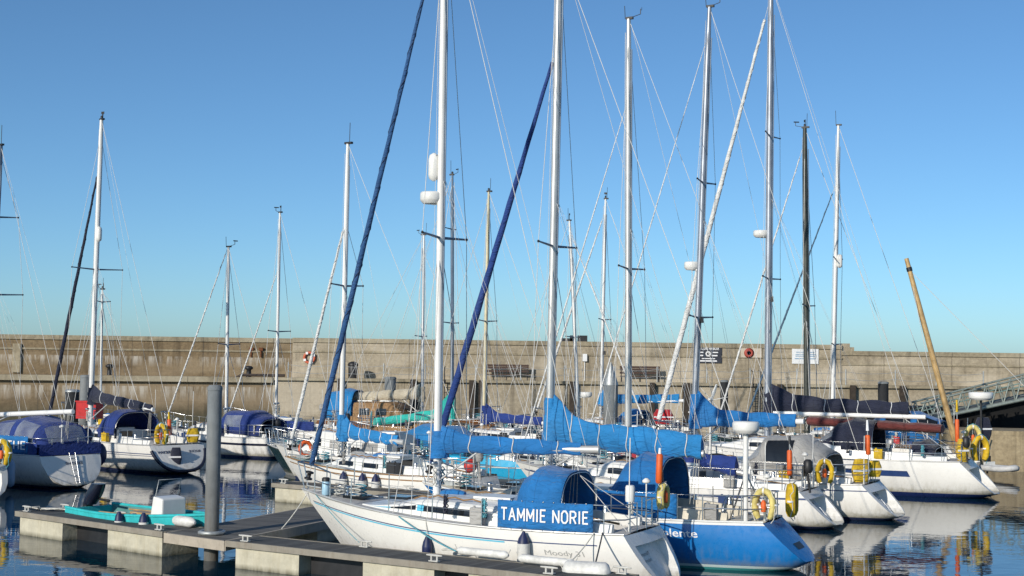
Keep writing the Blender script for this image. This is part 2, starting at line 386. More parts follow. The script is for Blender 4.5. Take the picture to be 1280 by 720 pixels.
r, d, n = quad_wall('quay_wall', La, Lb, -3, zq, 10, CL, 'brown stained lower quay wall on the left with white salt streaks', 'quay wall')
mm = MB(); mm.prism([(La[0] - n.x * .34, La[1] - n.y * .34), (Lb[0] - n.x * .34, Lb[1] - n.y * .34), (Lb[0] + n.x * .6, Lb[1] + n.y * .6), (La[0] + n.x * .6, La[1] + n.y * .6)], zq - .22, zq + .12); mm.build('ledge', COPE, r)
La2, Lb2 = (La[0] + n.x * 4, La[1] + n.y * 4), (Lb[0] + n.x * 4 + 1.2, Lb[1] + n.y * 4 + .18)
r, d, n = quad_wall('parapet_wall', La2, Lb2, zq - .5, zl - .3, 0.9, CLU, 'brown harbour parapet wall on the left above the ledge', 'parapet wall')
coping(r, La2, Lb2, n, zl - .3, COPE)
pb = MB(); ppx = Vector(Lb2).lerp(Vector(La2), 0.29)
pb.box((ppx.x, ppx.y, (zq + zl) / 2 - .2), (0.5, 0.35, zl - zq - .8)); pb.build('buttress', COPE, r)
r, d, n = quad_wall('quay_wall', (xc + .004, QF), (90, QF), -3, zq, 10, CR, 'pale concrete lower quay wall behind the middle and right boats', 'quay wall')
mm = MB(); mm.prism([(xc + .02, QF - .24), (90, QF - .24), (90, QF + .6), (xc + .02, QF + .6)], zq - .06, zq + .12); mm.build('ledge', COPE, r)
r, d, n = quad_wall('parapet_wall', (Lb2[0] + .01, QP), (xst, QP), zq - .5, zr_ - .3, 0.9, CR, 'long pale sunlit parapet wall carrying the signs', 'parapet wall')
coping(r, (Lb2[0] + .01, QP), (xst, QP), n, zr_ - .3, COPE)
r, d, n = quad_wall('parapet_wall', (xst + .01, QP + .1), (90, QP + .1), zq - .5, zr2 - .3, 0.9, CR, 'lower stretch of pale parapet wall on the right behind the gangway', 'parapet wall')
coping(r, (xst + .01, QP + .1), (90, QP + .1), n, zr2 - .3, COPE)
sb = MB(); p = atY(1055, 436, QP)
sb.box((xst + .35, QP + .5, zr2 + .25), (0.5, 0.7, 0.5)); sb.box((xst + .75, QP + .5, zr2 + .12), (0.3, 0.6, 0.26)); sb.build('step_block', CR, r)
# landing quay at the right
ql = concrete('concrete_landing', (0.22, 0.17, 0.10), (0.36, 0.30, 0.20), 0)
p0 = at(1192, 604, 0.0); zt = 1.75
r = thing('landing_quay', 'low sunlit concrete landing under the gangway at the right edge', 'quay')
mb = MB(); mb.prism([(p0.x + 1.0, 62), (40, 57), (40, 61), (p0.x + 1.0, 65)], -3, zt); mb.build('face', ql, r)

mb = MB(); mb.prism([(p0.x + 1.2, 69.5), (42, 69.5), (42, 73), (p0.x + 1.2, 73)], -2, 2.45)  # block and posts coloured near black to stand in for gangway shade
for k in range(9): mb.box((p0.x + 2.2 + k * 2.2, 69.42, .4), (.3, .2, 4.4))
tag(mb.build('gangway_shade_block', paint('shade_block_black', (0.010, 0.009, 0.008), .9, .2, 3)), 'black block standing in for the shade under the gangway', 'shade block')
# quay furniture
def lamp_rail(x, i):
    pass
rail = thing('safety_railing', 'row of thin grey posts with chains along the quay ledge', 'railing', (0, QF + 1.0, zq))
rr_ = MB(); prev = None
for px in range(362, 1290, 58):
    q = atY(px + rng.uniform(-5, 5), 470, QF + 1.0)
    o = MB(); o.tube([(q.x, 0, 0), (q.x, 0, 1.12)], 0.045, 6); o.build('post', GALV, rail)
    if prev is not None:
        for hz in (0.95, 0.5):
            tubeobj('chain', sag((prev, 0, hz), (q.x, 0, hz), 0.12, 6), 0.014, GALV, rail, 5)
    prev = q.x
def bench(px, Y, wid, label):
    q = atY(px, 470, Y); r = thing('bench', label, 'bench', (q.x, Y, zq))
    for z, y in ((.45, 0), (.45, -.2)):
        m_ = MB(); m_.box((0, y - .1, z), (wid, .17, .06)); m_.build('seat_slat', TEAKD, r)
    for z in (.68, .9, 1.06):
        m_ = MB(); m_.box((0, .1 + z * .06, z), (wid, .05, .14)); m_.build('back_slat', TEAKD, r)
    for x in (-wid / 2 + .1, 0, wid / 2 - .1):
        m_ = MB(); m_.tube([(x, -.28, 0), (x, -.28, .45), (x, .02, .45)], .035); m_.tube([(x, .15, 0), (x, .12, .5), (x, .19, 1.14)], .035); m_.build('leg', BLACK, r)
TEAKD = paint('bench_wood', (0.065, 0.035, 0.025), 0.7, 0.2, 8)
bench(633, QP - .9, 3.0, 'long dark wooden bench on the quay left of the big blue boom')
bench(800, QP - .9, 2.7, 'dark slatted bench on the quay behind the white mast')
def bollard(px, label, dark=True, base=zq):
    q = atY(px, 474, QF + .5); r = MB()
    r.lathe([(.18, 0), (.16, .25), (.15, .45), (.27, .52), (.28, .62), (.17, .7), (.02, .72)], (q.x, QF + .45, base + .12))
    tag(r.build('bollard', BLACK), label, 'bollard', 'bollards along the quay edge')
bollard(137, 'black iron bollard on the ledge right of the tall left mast')
bollard(311, 'black iron bollard on the ledge right of the grey pile')
def bin_(px, label):
    q = atY(px, 470, QP - 1.5); r = thing('litter_bin', label, 'bin', (q.x, QP - 1.5, zq))
    m_ = MB(); m_.lathe([(.26, 0), (.3, .1), (.32, .85), (.3, .9)], n=14); m_.build('body', paint('bin_black', (0.03, 0.03, 0.032), .5), r)
    m_ = MB(); m_.lathe([(.34, .9), (.36, .98), (.3, 1.12), (.1, 1.2)], n=14); m_.build('lid', BLACK, r)
bin_(441, 'black litter bin on the quay beside the furled blue sail')
def pile(px, top, bot, Y, rad, label, capcol=None, dark=False):
    q = atY(px, bot, Y); z1 = atY(px, top, Y).z
    r = thing('mooring_pile', label, 'pile', (q.x, Y, 0), 0, 'mooring piles')
    m_ = MB(); m_.lathe([(rad, -2.5), (rad, 0.0), (rad, z1 - .05)], n=18); m_.build('shaft', PILEM if not dark else PILED, r)
    m_ = MB()
    if capcol == 'cone': m_.lathe([(rad * 1.04, z1 - .06), (rad * 1.04, z1), (.03, z1 + rad * 3.0)], n=18)
    else: m_.lathe([(rad * 1.06, z1 - .07), (rad * 1.06, z1), (rad * .8, z1 + .05)], n=18)
    m_.build('cap', PILEM if capcol is None else GALV, r)
    return r
PILEM = stained('pile_steel', (0.20, 0.22, 0.23), (0.30, 0.29, 0.26), 2.6, (0.085, 0.062, 0.035))
PILED = stained('pile_black', (0.02, 0.022, 0.025), (0.03, 0.03, 0.03), 0.5)
pile(105, 470, 540, 66, 0.24, 'slim blue grey mooring pile by the navy sail cover')
pile(89, 488, 540, 70, 0.34, 'squat black mooring pile left of the slim grey pile', 'flat', True)
pile(487, 472, 530, 80, 0.32, 'grey mooring pile behind the beige rolled sail')
pile(517, 487, 530, 82, 0.26, 'short dark pile beside the beige rolled sail', None, True)
pile(763, 480, 530, 70, 0.36, 'grey pile with pointed cap behind the long blue boom', 'cone')
pile(905, 476, 530, 78, 0.22, 'dark pile below the black harbour sign', None, True)
pile(1104, 478, 520, 76, 0.28, 'dark headed pile behind the navy boom cover', None, True)
gp = at(264.5, 668, .58)
pile(264.5, 484, 668, gp.y, 0.165, 'tall grey mooring pile standing through the near pontoon')

TIMB = paint('wet_timber', (0.045, 0.032, 0.022), .8, .3, 4)
for px, wd_ in ((424, .3), (516, .35), (590, .4), (601, .3), (716, .45), (815, .3), (858, .5), (975, .35), (1066, .35), (1128, .35)):
    q = atY(px, 500, QF - .3); m_ = MB(); m_.box((q.x, QF - .31, 1.45), (wd_, .28, 3.4)); tag(m_.build('timber_fender', TIMB), 'dark vertical timber baulk on the lower quay wall', 'timber fender', 'timber fenders on the quay wall')
def wall_ladder(px, label):
    q = atY(px, 500, QF - .3); r = thing('wall_ladder', label, 'ladder', (q.x, QF - .3, 0))
    for sx_ in (-.25, .25): tubeobj('rail', [(sx_, 0, -.3), (sx_, 0, zq + .9), (sx_, .7, zq + .95)], .035, BLACK, r)
    for i in range(10): tubeobj('rung', [(-.25, 0, .1 + i * .32), (.25, 0, .1 + i * .32)], .022, BLACK, r, 5)
wall_ladder(560, 'iron ladder on the quay wall behind the teal sail cover'); wall_ladder(946, 'iron ladder on the quay wall below the beige sign')
# wall signs
def plate(name, px0, py0, px1, py1, Y, mat, label, cat, lines=(), th=.05):
    a = atY(px0, py0, Y); c = atY(px1, py1, Y); x0, x1, z0, z1 = a.x, c.x, c.z, a.z
    r = thing(name, label, cat, ((x0 + x1) / 2, Y, z0)); w_, h_ = x1 - x0, z1 - z0
    m_ = MB(); m_.box((0, 0, h_ / 2), (w_, th, h_)); m_.build('board', mat, r)
    for txt, u0, u1, v0, v1, mt in lines:
        S = lambda u, v, u0=u0, u1=u1, v0=v0, v1=v1: ((u0 + (u1 - u0) * u - .5) * w_, -th / 2 - .006, (v0 + (v1 - v0) * v) * h_)
        if txt == '#':
            q = MB()
            for k in range(6):
                a_ = math.pi * k / 6; q.box(((u0 + u1) / 2 * w_ - .5 * w_, -th / 2 - .01, (v0 + v1) / 2 * h_), (.07, .01, (v1 - v0) * h_), M=Matrix.Rotation(a_, 3, 'Y') if k else None)
            q.build('emblem', mt, r)
        elif txt == '-':
            q = MB(); q.box((((u0 + u1) / 2 - .5) * w_, -th / 2 - .006, (v0 + v1) / 2 * h_), ((u1 - u0) * w_, .01, (v1 - v0) * h_)); q.build('text_line', mt, r)
        else: lettering(txt, S, mt, r)
    return r
SIGNK = paint('sign_black', (0.03, 0.033, 0.045), .5, .1); SIGNW = paint('sign_white', (0.75, 0.76, 0.76), .5, .06)
SB = paint('sign_blue_text', (0.20, 0.34, 0.48), .5, .1)
plate('harbour_sign', 869, 431, 902, 454, QP - .06, SIGNK, 'black harbour sign with white lettering and a round emblem', 'sign', [
    ('THE CLUNY HARBOUR', .06, .9, .72, .9, LETTER), ('#', .4, .58, .36, .66, LETTER), ('-', .1, .32, .56, .62, LETTER), ('-', .08, .3, .38, .45, LETTER), ('-', .66, .86, .56, .62, LETTER),
    ('-', .62, .84, .38, .45, LETTER), ('-', .25, .75, .22, .27, LETTER), ('-', .18, .82, .08, .15, LETTER)])
plate('notice_board', 990, 432, 1023, 455, QP - .06, SIGNW, 'white notice board with faint blue lines of text', 'sign', [
    ('-', .1, .45, .82, .88, GREYL), ('-', .5, .92, .83, .87, GREYL), ('-', .15, .85, .62, .66, SB), ('-', .13, .88, .5, .54, SB), ('-', .13, .86, .4, .45, SB), ('-', .1, .9, .26, .31, SB)])
rs = plate('warning_sign', 926, 435, 952, 447, QP - .06, paint('sign_beige', (0.55, 0.47, 0.37), .6, .1), 'beige sign with a red oval emblem on the wall', 'sign')
q = MB(); q.lathe([(.30, 0), (.34, .012), (.17, .014), (.14, 0)], (-.15, -.03, .3), 18, M=Matrix.Rotation(R(90), 3, 'X')); q.build('emblem', paint('faded_red', (0.42, 0.07, 0.045), .6), rs)
# lifebuoy ring on wall
q = atY(387, 447, QP); rg = thing('lifebuoy_ring', 'small orange lifebuoy ring hung high on the pale wall', 'lifebuoy', (q.x, QP - .12, q.z))
m_ = MB(); m_.tube([(.34 * math.cos(a * math.pi / 12), 0, .34 * math.sin(a * math.pi / 12)) for a in range(25)], .085, 8); m_.build('ring', paint('ring_orange', (0.6, 0.13, 0.06), .6), rg)
for k in range(4):
    a = k * math.pi / 2 + .5; m_ = MB(); m_.box((.34 * math.cos(a), 0, .34 * math.sin(a)), (.16, .2, .16)); m_.build('band', LETTER, rg)
cb = MB(); q = atY(728, 424, QP + .5); cb.box((q.x, QP + .5, q.z - .05), (.65, .5, .6)); cb.box((q.x - .7, QP + .5, q.z), (.3, .3, .5)); cb.box((q.x - 1.1, QP + .5, q.z - .1), (.8, .3, .3))
tag(cb.build('equipment_box', BLACK), 'black equipment box on top of the wall above the masts', 'box')
jb = MB(); q = atY(731, 447, QP - .1); jb.box((q.x, QP - .12, q.z), (.3, .2, .5)); jb.tube([(q.x, QP - .05, q.z - .25), (q.x, QP - .05, zq + .1)], .03)
tag(jb.build('junction_box', SIGNW), 'small white junction box on the pale wall', 'box')
# drain pipe with rust at the corner
dp = MB(); q = atY(298, 472, QF - .3); dp.tube([(q.x + 3, QF - .3, zq + .25), (q.x + .2, QF - .3, zq + .25), (q.x - .5, QF - .3, zq - .1), (q.x - .9, QF - .4, .9)], .09, 8)
tag(dp.build('drain_pipe', paint('rusty_iron', (0.05, 0.035, 0.028), .8, .3, 6)), 'dark bent iron pipe leaving the quay ledge', 'pipe')
for px, lab in ((314, 'left'), (326, 'right')):
    q = atY(px, 441, QP - .35); m_ = MB(); m_.box((q.x, QP - 0.30, q.z + .25), (.28, .16, .2)); m_.tube([(q.x, QP - .3, q.z + .2), (q.x, QP - .3, q.z - .3)], .06, 6)
    tag(m_.build('wall_bracket', paint('rust', (0.16, 0.055, 0.02), .9, .3, 6)), 'rusty iron bracket on the brown wall, %s one of the pair' % lab, 'bracket')

# gangway
GY = 66.0
GANG = paint('gangway_grey_green', (0.27, 0.31, 0.28), .5, .15, 7, metal=.3)
def gangway():
    a0 = atY(1148, 527, GY); a1 = atY(1300, 495, GY)     # bottom chord, near side
    b0 = atY(1148, 505, GY); b1 = atY(1300, 467, GY)
    r = thing('gangway', 'grey lattice gangway sloping down from the quay at the right', 'gangway', (a0.x, GY, 0))
    L0 = Vector((a0.x, GY, 0)); wd = 1.5
    P = lambda a, bq, u, y: a.lerp(bq, u) - L0 + Vector((0, y, 0))
    for y in (0.0, wd):
        tubeobj('bottom_chord', [P(a0, a1, 0, y), P(a0, a1, 1, y)], .11, GANG, r, 4)
        tubeobj('top_chord', [P(b0, b1, 0.02, y), P(b0, b1, 1, y)], .05, GANG, r, 6)
        tubeobj('handrail', [P(b0, b1, 0.02, y + .06) - Vector((0, 0, .38)), P(b0, b1, 1, y + .06) - Vector((0, 0, .4))], .03, paint('rail_green', (0.20, 0.30, 0.27), .5), r, 6)
        n_ = 10
        for k in range(n_):
            u = k / n_; u2 = (k + .5) / n_; u3 = (k + 1) / n_
            tubeobj('strut', [P(a0, a1, u, y), P(b0, b1, u2, y)], .035, GANG, r, 5); tubeobj('strut', [P(b0, b1, u2, y), P(a0, a1, u3, y)], .035, GANG, r, 5)
    m_ = MB(); q0, q1, q2, q3 = P(a0, a1, 0, .1), P(a0, a1, 1, .1), P(a0, a1, 1, wd - .1), P(a0, a1, 0, wd - .1)
    dn = Vector((0, 0, -.9)); dz = Vector((0, 0, .05))
    m_.add([q0 + dz, q1 + dz, q2 + dz, q3 + dz, q0 - dz, q1 - dz, q2 - dz, q3 - dz], [(0, 1, 2, 3), (7, 6, 5, 4), (0, 4, 5, 1), (2, 6, 7, 3), (1, 5, 6, 2), (0, 3, 7, 4)]); m_.build('walkway_deck', paint('gangway_deck', (0.12, 0.12, 0.11), .8), r)
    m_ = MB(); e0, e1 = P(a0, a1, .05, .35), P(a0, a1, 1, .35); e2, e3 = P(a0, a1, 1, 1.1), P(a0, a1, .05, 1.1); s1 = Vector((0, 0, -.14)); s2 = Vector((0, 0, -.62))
    m_.add([e0 + s1, e1 + s1, e2 + s1, e3 + s1, e0 + s1 * 2, e1 + s2, e2 + s2, e3 + s1 * 2], [(0, 1, 2, 3), (7, 6, 5, 4), (0, 4, 5, 1), (2, 6, 7, 3), (1, 5, 6, 2), (0, 3, 7, 4)]); m_.build('underside_shade', paint('underside_shade_black', (0.006, 0.006, 0.006), .95), r)  # black wedge added in place of the shadow on the gangway underside
gangway()

# ------------------------------------------------------------------ pontoons
PD = planks('pontoon_planks', (0.105, 0.098, 0.085), 0.14, 0.0)
FASC = stained('pontoon_fascia', (0.30, 0.27, 0.22), (0.14, 0.10, 0.06), 0.0)
FLOAT = stained('pontoon_float', (0.56, 0.52, 0.40), (0.30, 0.24, 0.12), 0.12)
def cleat(r, c, d):
    m_ = MB(); c = Vector(c); d = Vector((d[0], d[1], 0)).normalized()
    for s in (-.07, .07): m_.tube([c + d * s, c + d * s + Vector((0, 0, .11))], .022, 6)
    m_.tube([c - d * .19 + Vector((0, 0, .12)), c - d * .08 + Vector((0, 0, .12)), c + d * .08 + Vector((0, 0, .12)), c + d * .19 + Vector((0, 0, .12))], [.015, .024, .024, .015], 6)
    m_.box(c + Vector((0, 0, .01)), (.22, .1, .02), math.atan2(d.y, d.x)); m_.build('cleat', CLEATM, r)
CLEATM = paint('cleat_grey', (0.55, 0.54, 0.50), .5, .1)
ZD = 0.58
def pontoon(name, label, A, B_, width, floats, cleats, zd=ZD, deckmat=None, fas=None, fh=.13, back=True):
    """front edge A->B_, width to the far side, floats/cleats as fractions of the front edge"""
    A = Vector((A[0], A[1])); B_ = Vector((B_[0], B_[1])); d = (B_ - A).normalized(); n = Vector((-d.y, d.x)); Ln = (B_ - A).length
    ang = math.atan2(d.y, d.x)
    r = thing(name, label, 'pontoon', (A.x, A.y, 0), ang, 'floating pontoons')
    dm = deckmat or planks('planks_%d' % round(math.degrees(ang)), (0.088, 0.088, 0.084), 0.14, ang)
    m_ = MB(); m_.box((Ln / 2, width / 2, zd - .025), (Ln, width - .02, .05)); m_.build('deck', dm, r)
    for y in (0.0, width):
        m_ = MB(); m_.box((Ln / 2, y, zd - fh / 2 + .008), (Ln + .01, .06, fh)); m_.build('fascia', fas or FASC, r)
    for x in (0.0, Ln):
        m_ = MB(); m_.box((x, width / 2, zd - fh / 2 + .006), (.06, width - .07, fh)); m_.build('fascia', fas or FASC, r)
    for u0, u1 in floats:
        m_ = MB(); m_.box(((u0 + u1) / 2 * Ln, width / 2, (zd - fh - .5) / 2), ((u1 - u0) * Ln, width - .1, zd - fh + .5)); m_.build('float', FLOAT, r)
    m_ = MB(); m_.box((Ln / 2, width / 2, .12), (Ln - .3, .2, .66)); m_.build('gap_shade_panel', BLACK, r)  # black panel added so the gaps between floats look shaded
    for u, y in cleats: cleat(r, (u * Ln, y if y >= 0 else width + y, zd + .012), (1, 0))
    return r
A0 = at(20, 639, ZD); A1 = at(204, 665, ZD)
pontoon('pontoon', 'dark decked finger pontoon at the lower left with two pale floats', A0, A1, 1.15, [(.02, .33), (.64, .985)], [(.05, .12), (.95, .12), (.5, -.12), (.1, -.12)])
B0 = at(207, 666, ZD); B1 = at(281, 676, ZD)
L1 = at(273, 657, ZD); L2 = at(388, 636, ZD); vdir = Vector((L2.x - L1.x, L2.y - L1.y)).normalized(); udir = Vector((vdir.y, -vdir.x))
# walkway running back from the near joint
wm = planks('walkway_planks', (0.14, 0.132, 0.118), 0.14, math.atan2(vdir.y, vdir.x))
W0 = Vector((B0.x, B0.y)); W1 = Vector((B1.x, B1.y))
wr = thing('pontoon', 'grey walkway pontoon running back from the tall pile', 'pontoon', (0, 0, 0), 0, 'floating pontoons')
m_ = MB(); far = 21.0; pts = [W0, W1, W1 + vdir * far, W0 + vdir * far]; m_.prism(pts, ZD - .06, ZD - .004); m_.build('deck', wm, wr)
WF = stained('walkway_fascia', (0.46, 0.40, 0.32), (0.2, 0.15, 0.08), 0.0)
for a, bq, e in ((W0, W1, .0), (W0, W0 + vdir * far, .0), (W1, W1 + vdir * far, .0)):
    dd = (bq - a).normalized(); nn = Vector((dd.y, -dd.x)); m_ = MB(); c = (a + bq) / 2
    m_.box((c.x, c.y, ZD - .11), ((bq - a).length + .04, .07, .22), math.atan2(dd.y, dd.x)); m_.build('fascia', WF, wr)
for k in (5.0, 9.5, 14.5, 19.0):
    c = (W0 + W1) / 2 + vdir * k; m_ = MB(); m_.box((c.x, c.y, (ZD - .25 - .5) / 2), ((W1 - W0).length - .3, 2.2, ZD + .25), math.atan2(udir.y, udir.x)); m_.build('float', FLOAT, wr)
q = MB(); q.tube([(gp.x + .27 * math.cos(a_), gp.y + .27 * math.sin(a_), ZD + .05) for a_ in [2 * math.pi * j / 8 + .4 for j in range(9)]], .05, 6); q.build('pile_guide', GALV, wr)
C0 = at(283, 676, ZD); C1 = at(765, 728, ZD)
pfr = lambda px: (at(px, 676 + (px - 283) * .108, ZD) - C0).length / (C1 - C0).length
ramp_floats = [(pfr(293), pfr(372)), (pfr(452), pfr(541)), (pfr(584), 0.98)]
pontoon('pontoon', 'weathered finger pontoon in front of the white yacht', C0, C1, 1.08, ramp_floats, [(pfr(302), .12), (pfr(538), .13), (pfr(682), .13), (pfr(420), -.12), (.97, -.12)])
D0 = at(340, 604, ZD); fd = (Vector((C1.x, C1.y)) - Vector((C0.x, C0.y))).normalized()
D1 = Vector((D0.x, D0.y)) + fd * 9.5
pontoon('pontoon', 'finger pontoon with pale float beyond the white bow', D0, D1, 0.95, [(.01, .22), (.42, .6), (.8, .98)], [(.04, .12), (.5, -.12)])

# ------------------------------------------------------------------ boats
def lerp(a, b_, u): return a + (b_ - a) * u
def sm(u): u = max(0, min(1, u)); return u * u * (3 - 2 * u)
class Hull:
    def __init__(s, L, B, zs, zb, tr=.6, rake=1.0, wb=.72, tb=.12, kd=-.45, sheer=.06, e0=.55):
        s.L, s.B, s.zs_, s.zb, s.tr, s.rake, s.wb, s.tb, s.kd, s.sh = L, B, zs, zb, tr, rake, wb, tb, kd, sheer; s.e0 = e0
    def b(s, t):
        if t < .42: k = s.wb + (1 - s.wb) * math.sin(math.pi / 2 * t / .42)
        else: k = 1 - ((t - .42) / .58) ** 1.95
        return max(.012, k) * s.B / 2
    def z(s, t): return lerp(s.zs_, s.zb, t ** 1.8) - s.sh * math.sin(math.pi * t)
    def zk(s, t): return lerp(s.tb, -.12, t) + (s.kd) * math.sin(math.pi * min(1, t) ** .85) ** .8
    def x(s, t, z):
        f0 = 1 - (z - s.zk(0)) / (s.zs_ - s.zk(0)); f1 = 1 - (z - s.zk(1)) / (s.zb - s.zk(1))
        return t * s.L - s.tr * f0 * (1 - t) ** 4 - s.rake * f1 * t ** 4
    def e(s, t): return s.e0 + (1.3 - s.e0) * t ** 2
    def p(s, t, a, side=1):
        z = s.z(t) - (s.z(t) - s.zk(t)) * math.sin(a); return Vector((s.x(t, z), side * s.b(t) * max(0, math.cos(a)) ** s.e(t), z))
    def pz(s, t, z, side=1, off=0.0):
        q = min(1, max(0, (s.z(t) - z) / (s.z(t) - s.zk(t)))); a = math.asin(q)
        return Vector((s.x(t, z), side * (s.b(t) * max(0, math.cos(a)) ** s.e(t) + off), z))
    def sheer(s, t, side=1, dz=0.0, inset=0.0): return Vector((t * s.L, side * max(0.0, s.b(t) - inset), s.z(t) + dz))

def arch(x, w_, zt, zb, k, n, off=0.0, shift=0.0):
    a = math.pi * k / n; c, s_ = math.cos(a), math.sin(a)
    return Vector((x + shift * s_, math.copysign(abs(c) ** .62, c) * (w_ + off), zb + (zt - zb + off) * s_ ** .72))
def hoops(hp, n=14): return [[arch(*h, k, n) for k in range(n + 1)] for h in hp]
def hood(root, name, hp, mat, windows=(), n=14, edge=None):
    m_ = MB(); rings = hoops(hp, n); fine = []
    for i in range(len(rings) - 1):
        for u in (0, .34, .67):
            sagk = 1 - .03 * math.sin(math.pi * u)
            fine.append([Vector((a.lerp(c, u).x, a.lerp(c, u).y * sagk, a.lerp(c, u).z - .03 * math.sin(math.pi * u))) for a, c in zip(rings[i], rings[i + 1])])
    fine.append(rings[-1]); m_.loft(fine, False, False); o = m_.build(name, mat, root)
    sol = o.modifiers.new('thickness', 'SOLIDIFY'); sol.thickness = .012
    for i, k0, k1, wm_ in windows:
        q = MB(); rows = []
        for u in (.12, .4, .65, .9):
            row = []
            for k in range(5):
                kk = lerp(k0, k1, k / 4); a = arch(*hp[i], kk, n, .02); c = arch(*hp[i + 1], kk, n, .02); row.append(a.lerp(c, u))
            rows.append(row)
        q.loft(rows, False, False); q.build('clear_panel', wm_, o)
    q = MB(); q.tube([arch(*hp[-1], k, n, -.03) for k in range(n + 1)], .014, 6); q.tube([arch(*hp[len(hp) // 2], k, n, -.05) for k in range(n + 1)], .014, 6); q.build('frame_tube', STEEL, o)
    if edge:
        m2 = MB(); m2.tube([arch(*hp[-1], k, n, .012) for k in range(n + 1)], .018, 6); m2.build('edge_piping', edge, o)
    return o
def cover(root, p0, p1, h0, h1, mat, w0=.16, w1=.09, ties=4, tiem=None, collar=0.9, lump=.02, droop=0.0, mastr=.1, name='sail_cover', seed=1, cx=(0, 0), lo0=-.10):
    rg_ = random.Random(seed); m_ = MB(); rings = []; n = 56; p0 = Vector(p0); p1 = Vector(p1); ax = (p1 - p0).normalized(); side = ax.cross(Vector((0, 0, 1))).normalized()
    K = 18; ph = [rg_.uniform(0, 6.3) for _ in range(8)]
    def shape(u, a, off=0.0):
        c = p0.lerp(p1, u); tie = abs(math.sin(math.pi * (u * (ties + .2) - .7))) if ties else 1
        h = lerp(h0, h1, u ** .8) * (.90 + .12 * tie + lump * 2 * math.sin(7 * u + ph[0])) + collar * .85 * max(0, 1 - u / .26) ** 1.6
        w_ = lerp(w0, w1, u) * (.86 + .16 * tie + lump * 3 * math.sin(9 * u + ph[1])); zz = (math.sin(a) + 1) / 2; lo = lo0 - droop * math.sin(math.pi * u)
        yy = math.cos(a) * (1 - .55 * zz ** 1.3) * (1.0 - .3 * (1 - zz) ** 3)
        fold = lump * (.7 * math.sin(31 * u + 3.0 * zz * 3 + ph[2]) + .5 * math.sin(17 * u - 5 * zz * 2 + ph[3]) + .35 * math.sin(53 * u + 7 * zz + ph[4])) * (.4 + .6 * tie) * .55
        return c + side * (yy * w_ + math.copysign(1, math.cos(a)) * (fold + off) * abs(math.cos(a)) ** .5 + lump * math.sin(5 * u + ph[5]) * zz) + Vector((0, 0, h * zz + lo * (1 - zz) + (fold * .6 + off) * math.sin(a) - (1 - zz) * lump * 1.6 * math.sin(math.pi * (u * (ties + .2) - .7)) ** 2))
    for i in range(n + 1): rings.append([shape(i / n, 2 * math.pi * k / K) for k in range(K)])
    m_.loft(rings, True, True)
    if collar:
        rr = []; k_ = 10
        for i in range(k_):
            u = i / (k_ - 1); c = p0 + Vector((cx[0] * u * collar, cx[1] * u * collar, -.22 + u * (collar + .22 + h0 * .55))) + ax * (-mastr * .2)
            wob = 1 + .10 * math.sin(i * 2.1 + ph[6])
            rr.append([c - ax * (mastr * .9) + ax * (math.cos(2 * math.pi * j / 12) * lerp(.20, .15, u) * wob * (1 + .3 * (1 - u) * (math.cos(2 * math.pi * j / 12) > 0)) + .02 * math.sin(3 * j + i)) + side * (math.sin(2 * math.pi * j / 12) * lerp(.17, .14, u) * wob) for j in range(12)])
        m_.loft(rr, True, True)
    o = m_.build(name, mat, root)
    for k in range(ties):
        u = (k + .7) / (ties + .2); q = MB(); q.tube([shape(u + .004 * math.sin(3 * a_), a_, .012) for a_ in [2 * math.pi * j / 20 for j in range(21)]], .013, 5)
        q.build('sail_tie', tiem or WIRE, o)
    return o
def radar(root, c, r=.26, h=.2, word=True, mat=None):
    m_ = MB(); c = Vector(c); m_.lathe([(r * .75, -.06), (r * .95, 0), (r, .03), (r, h * .8), (r * .93, h), (.02, h * 1.04)], c, 18); return m_.build('radar_dome', mat or WHITE, root)

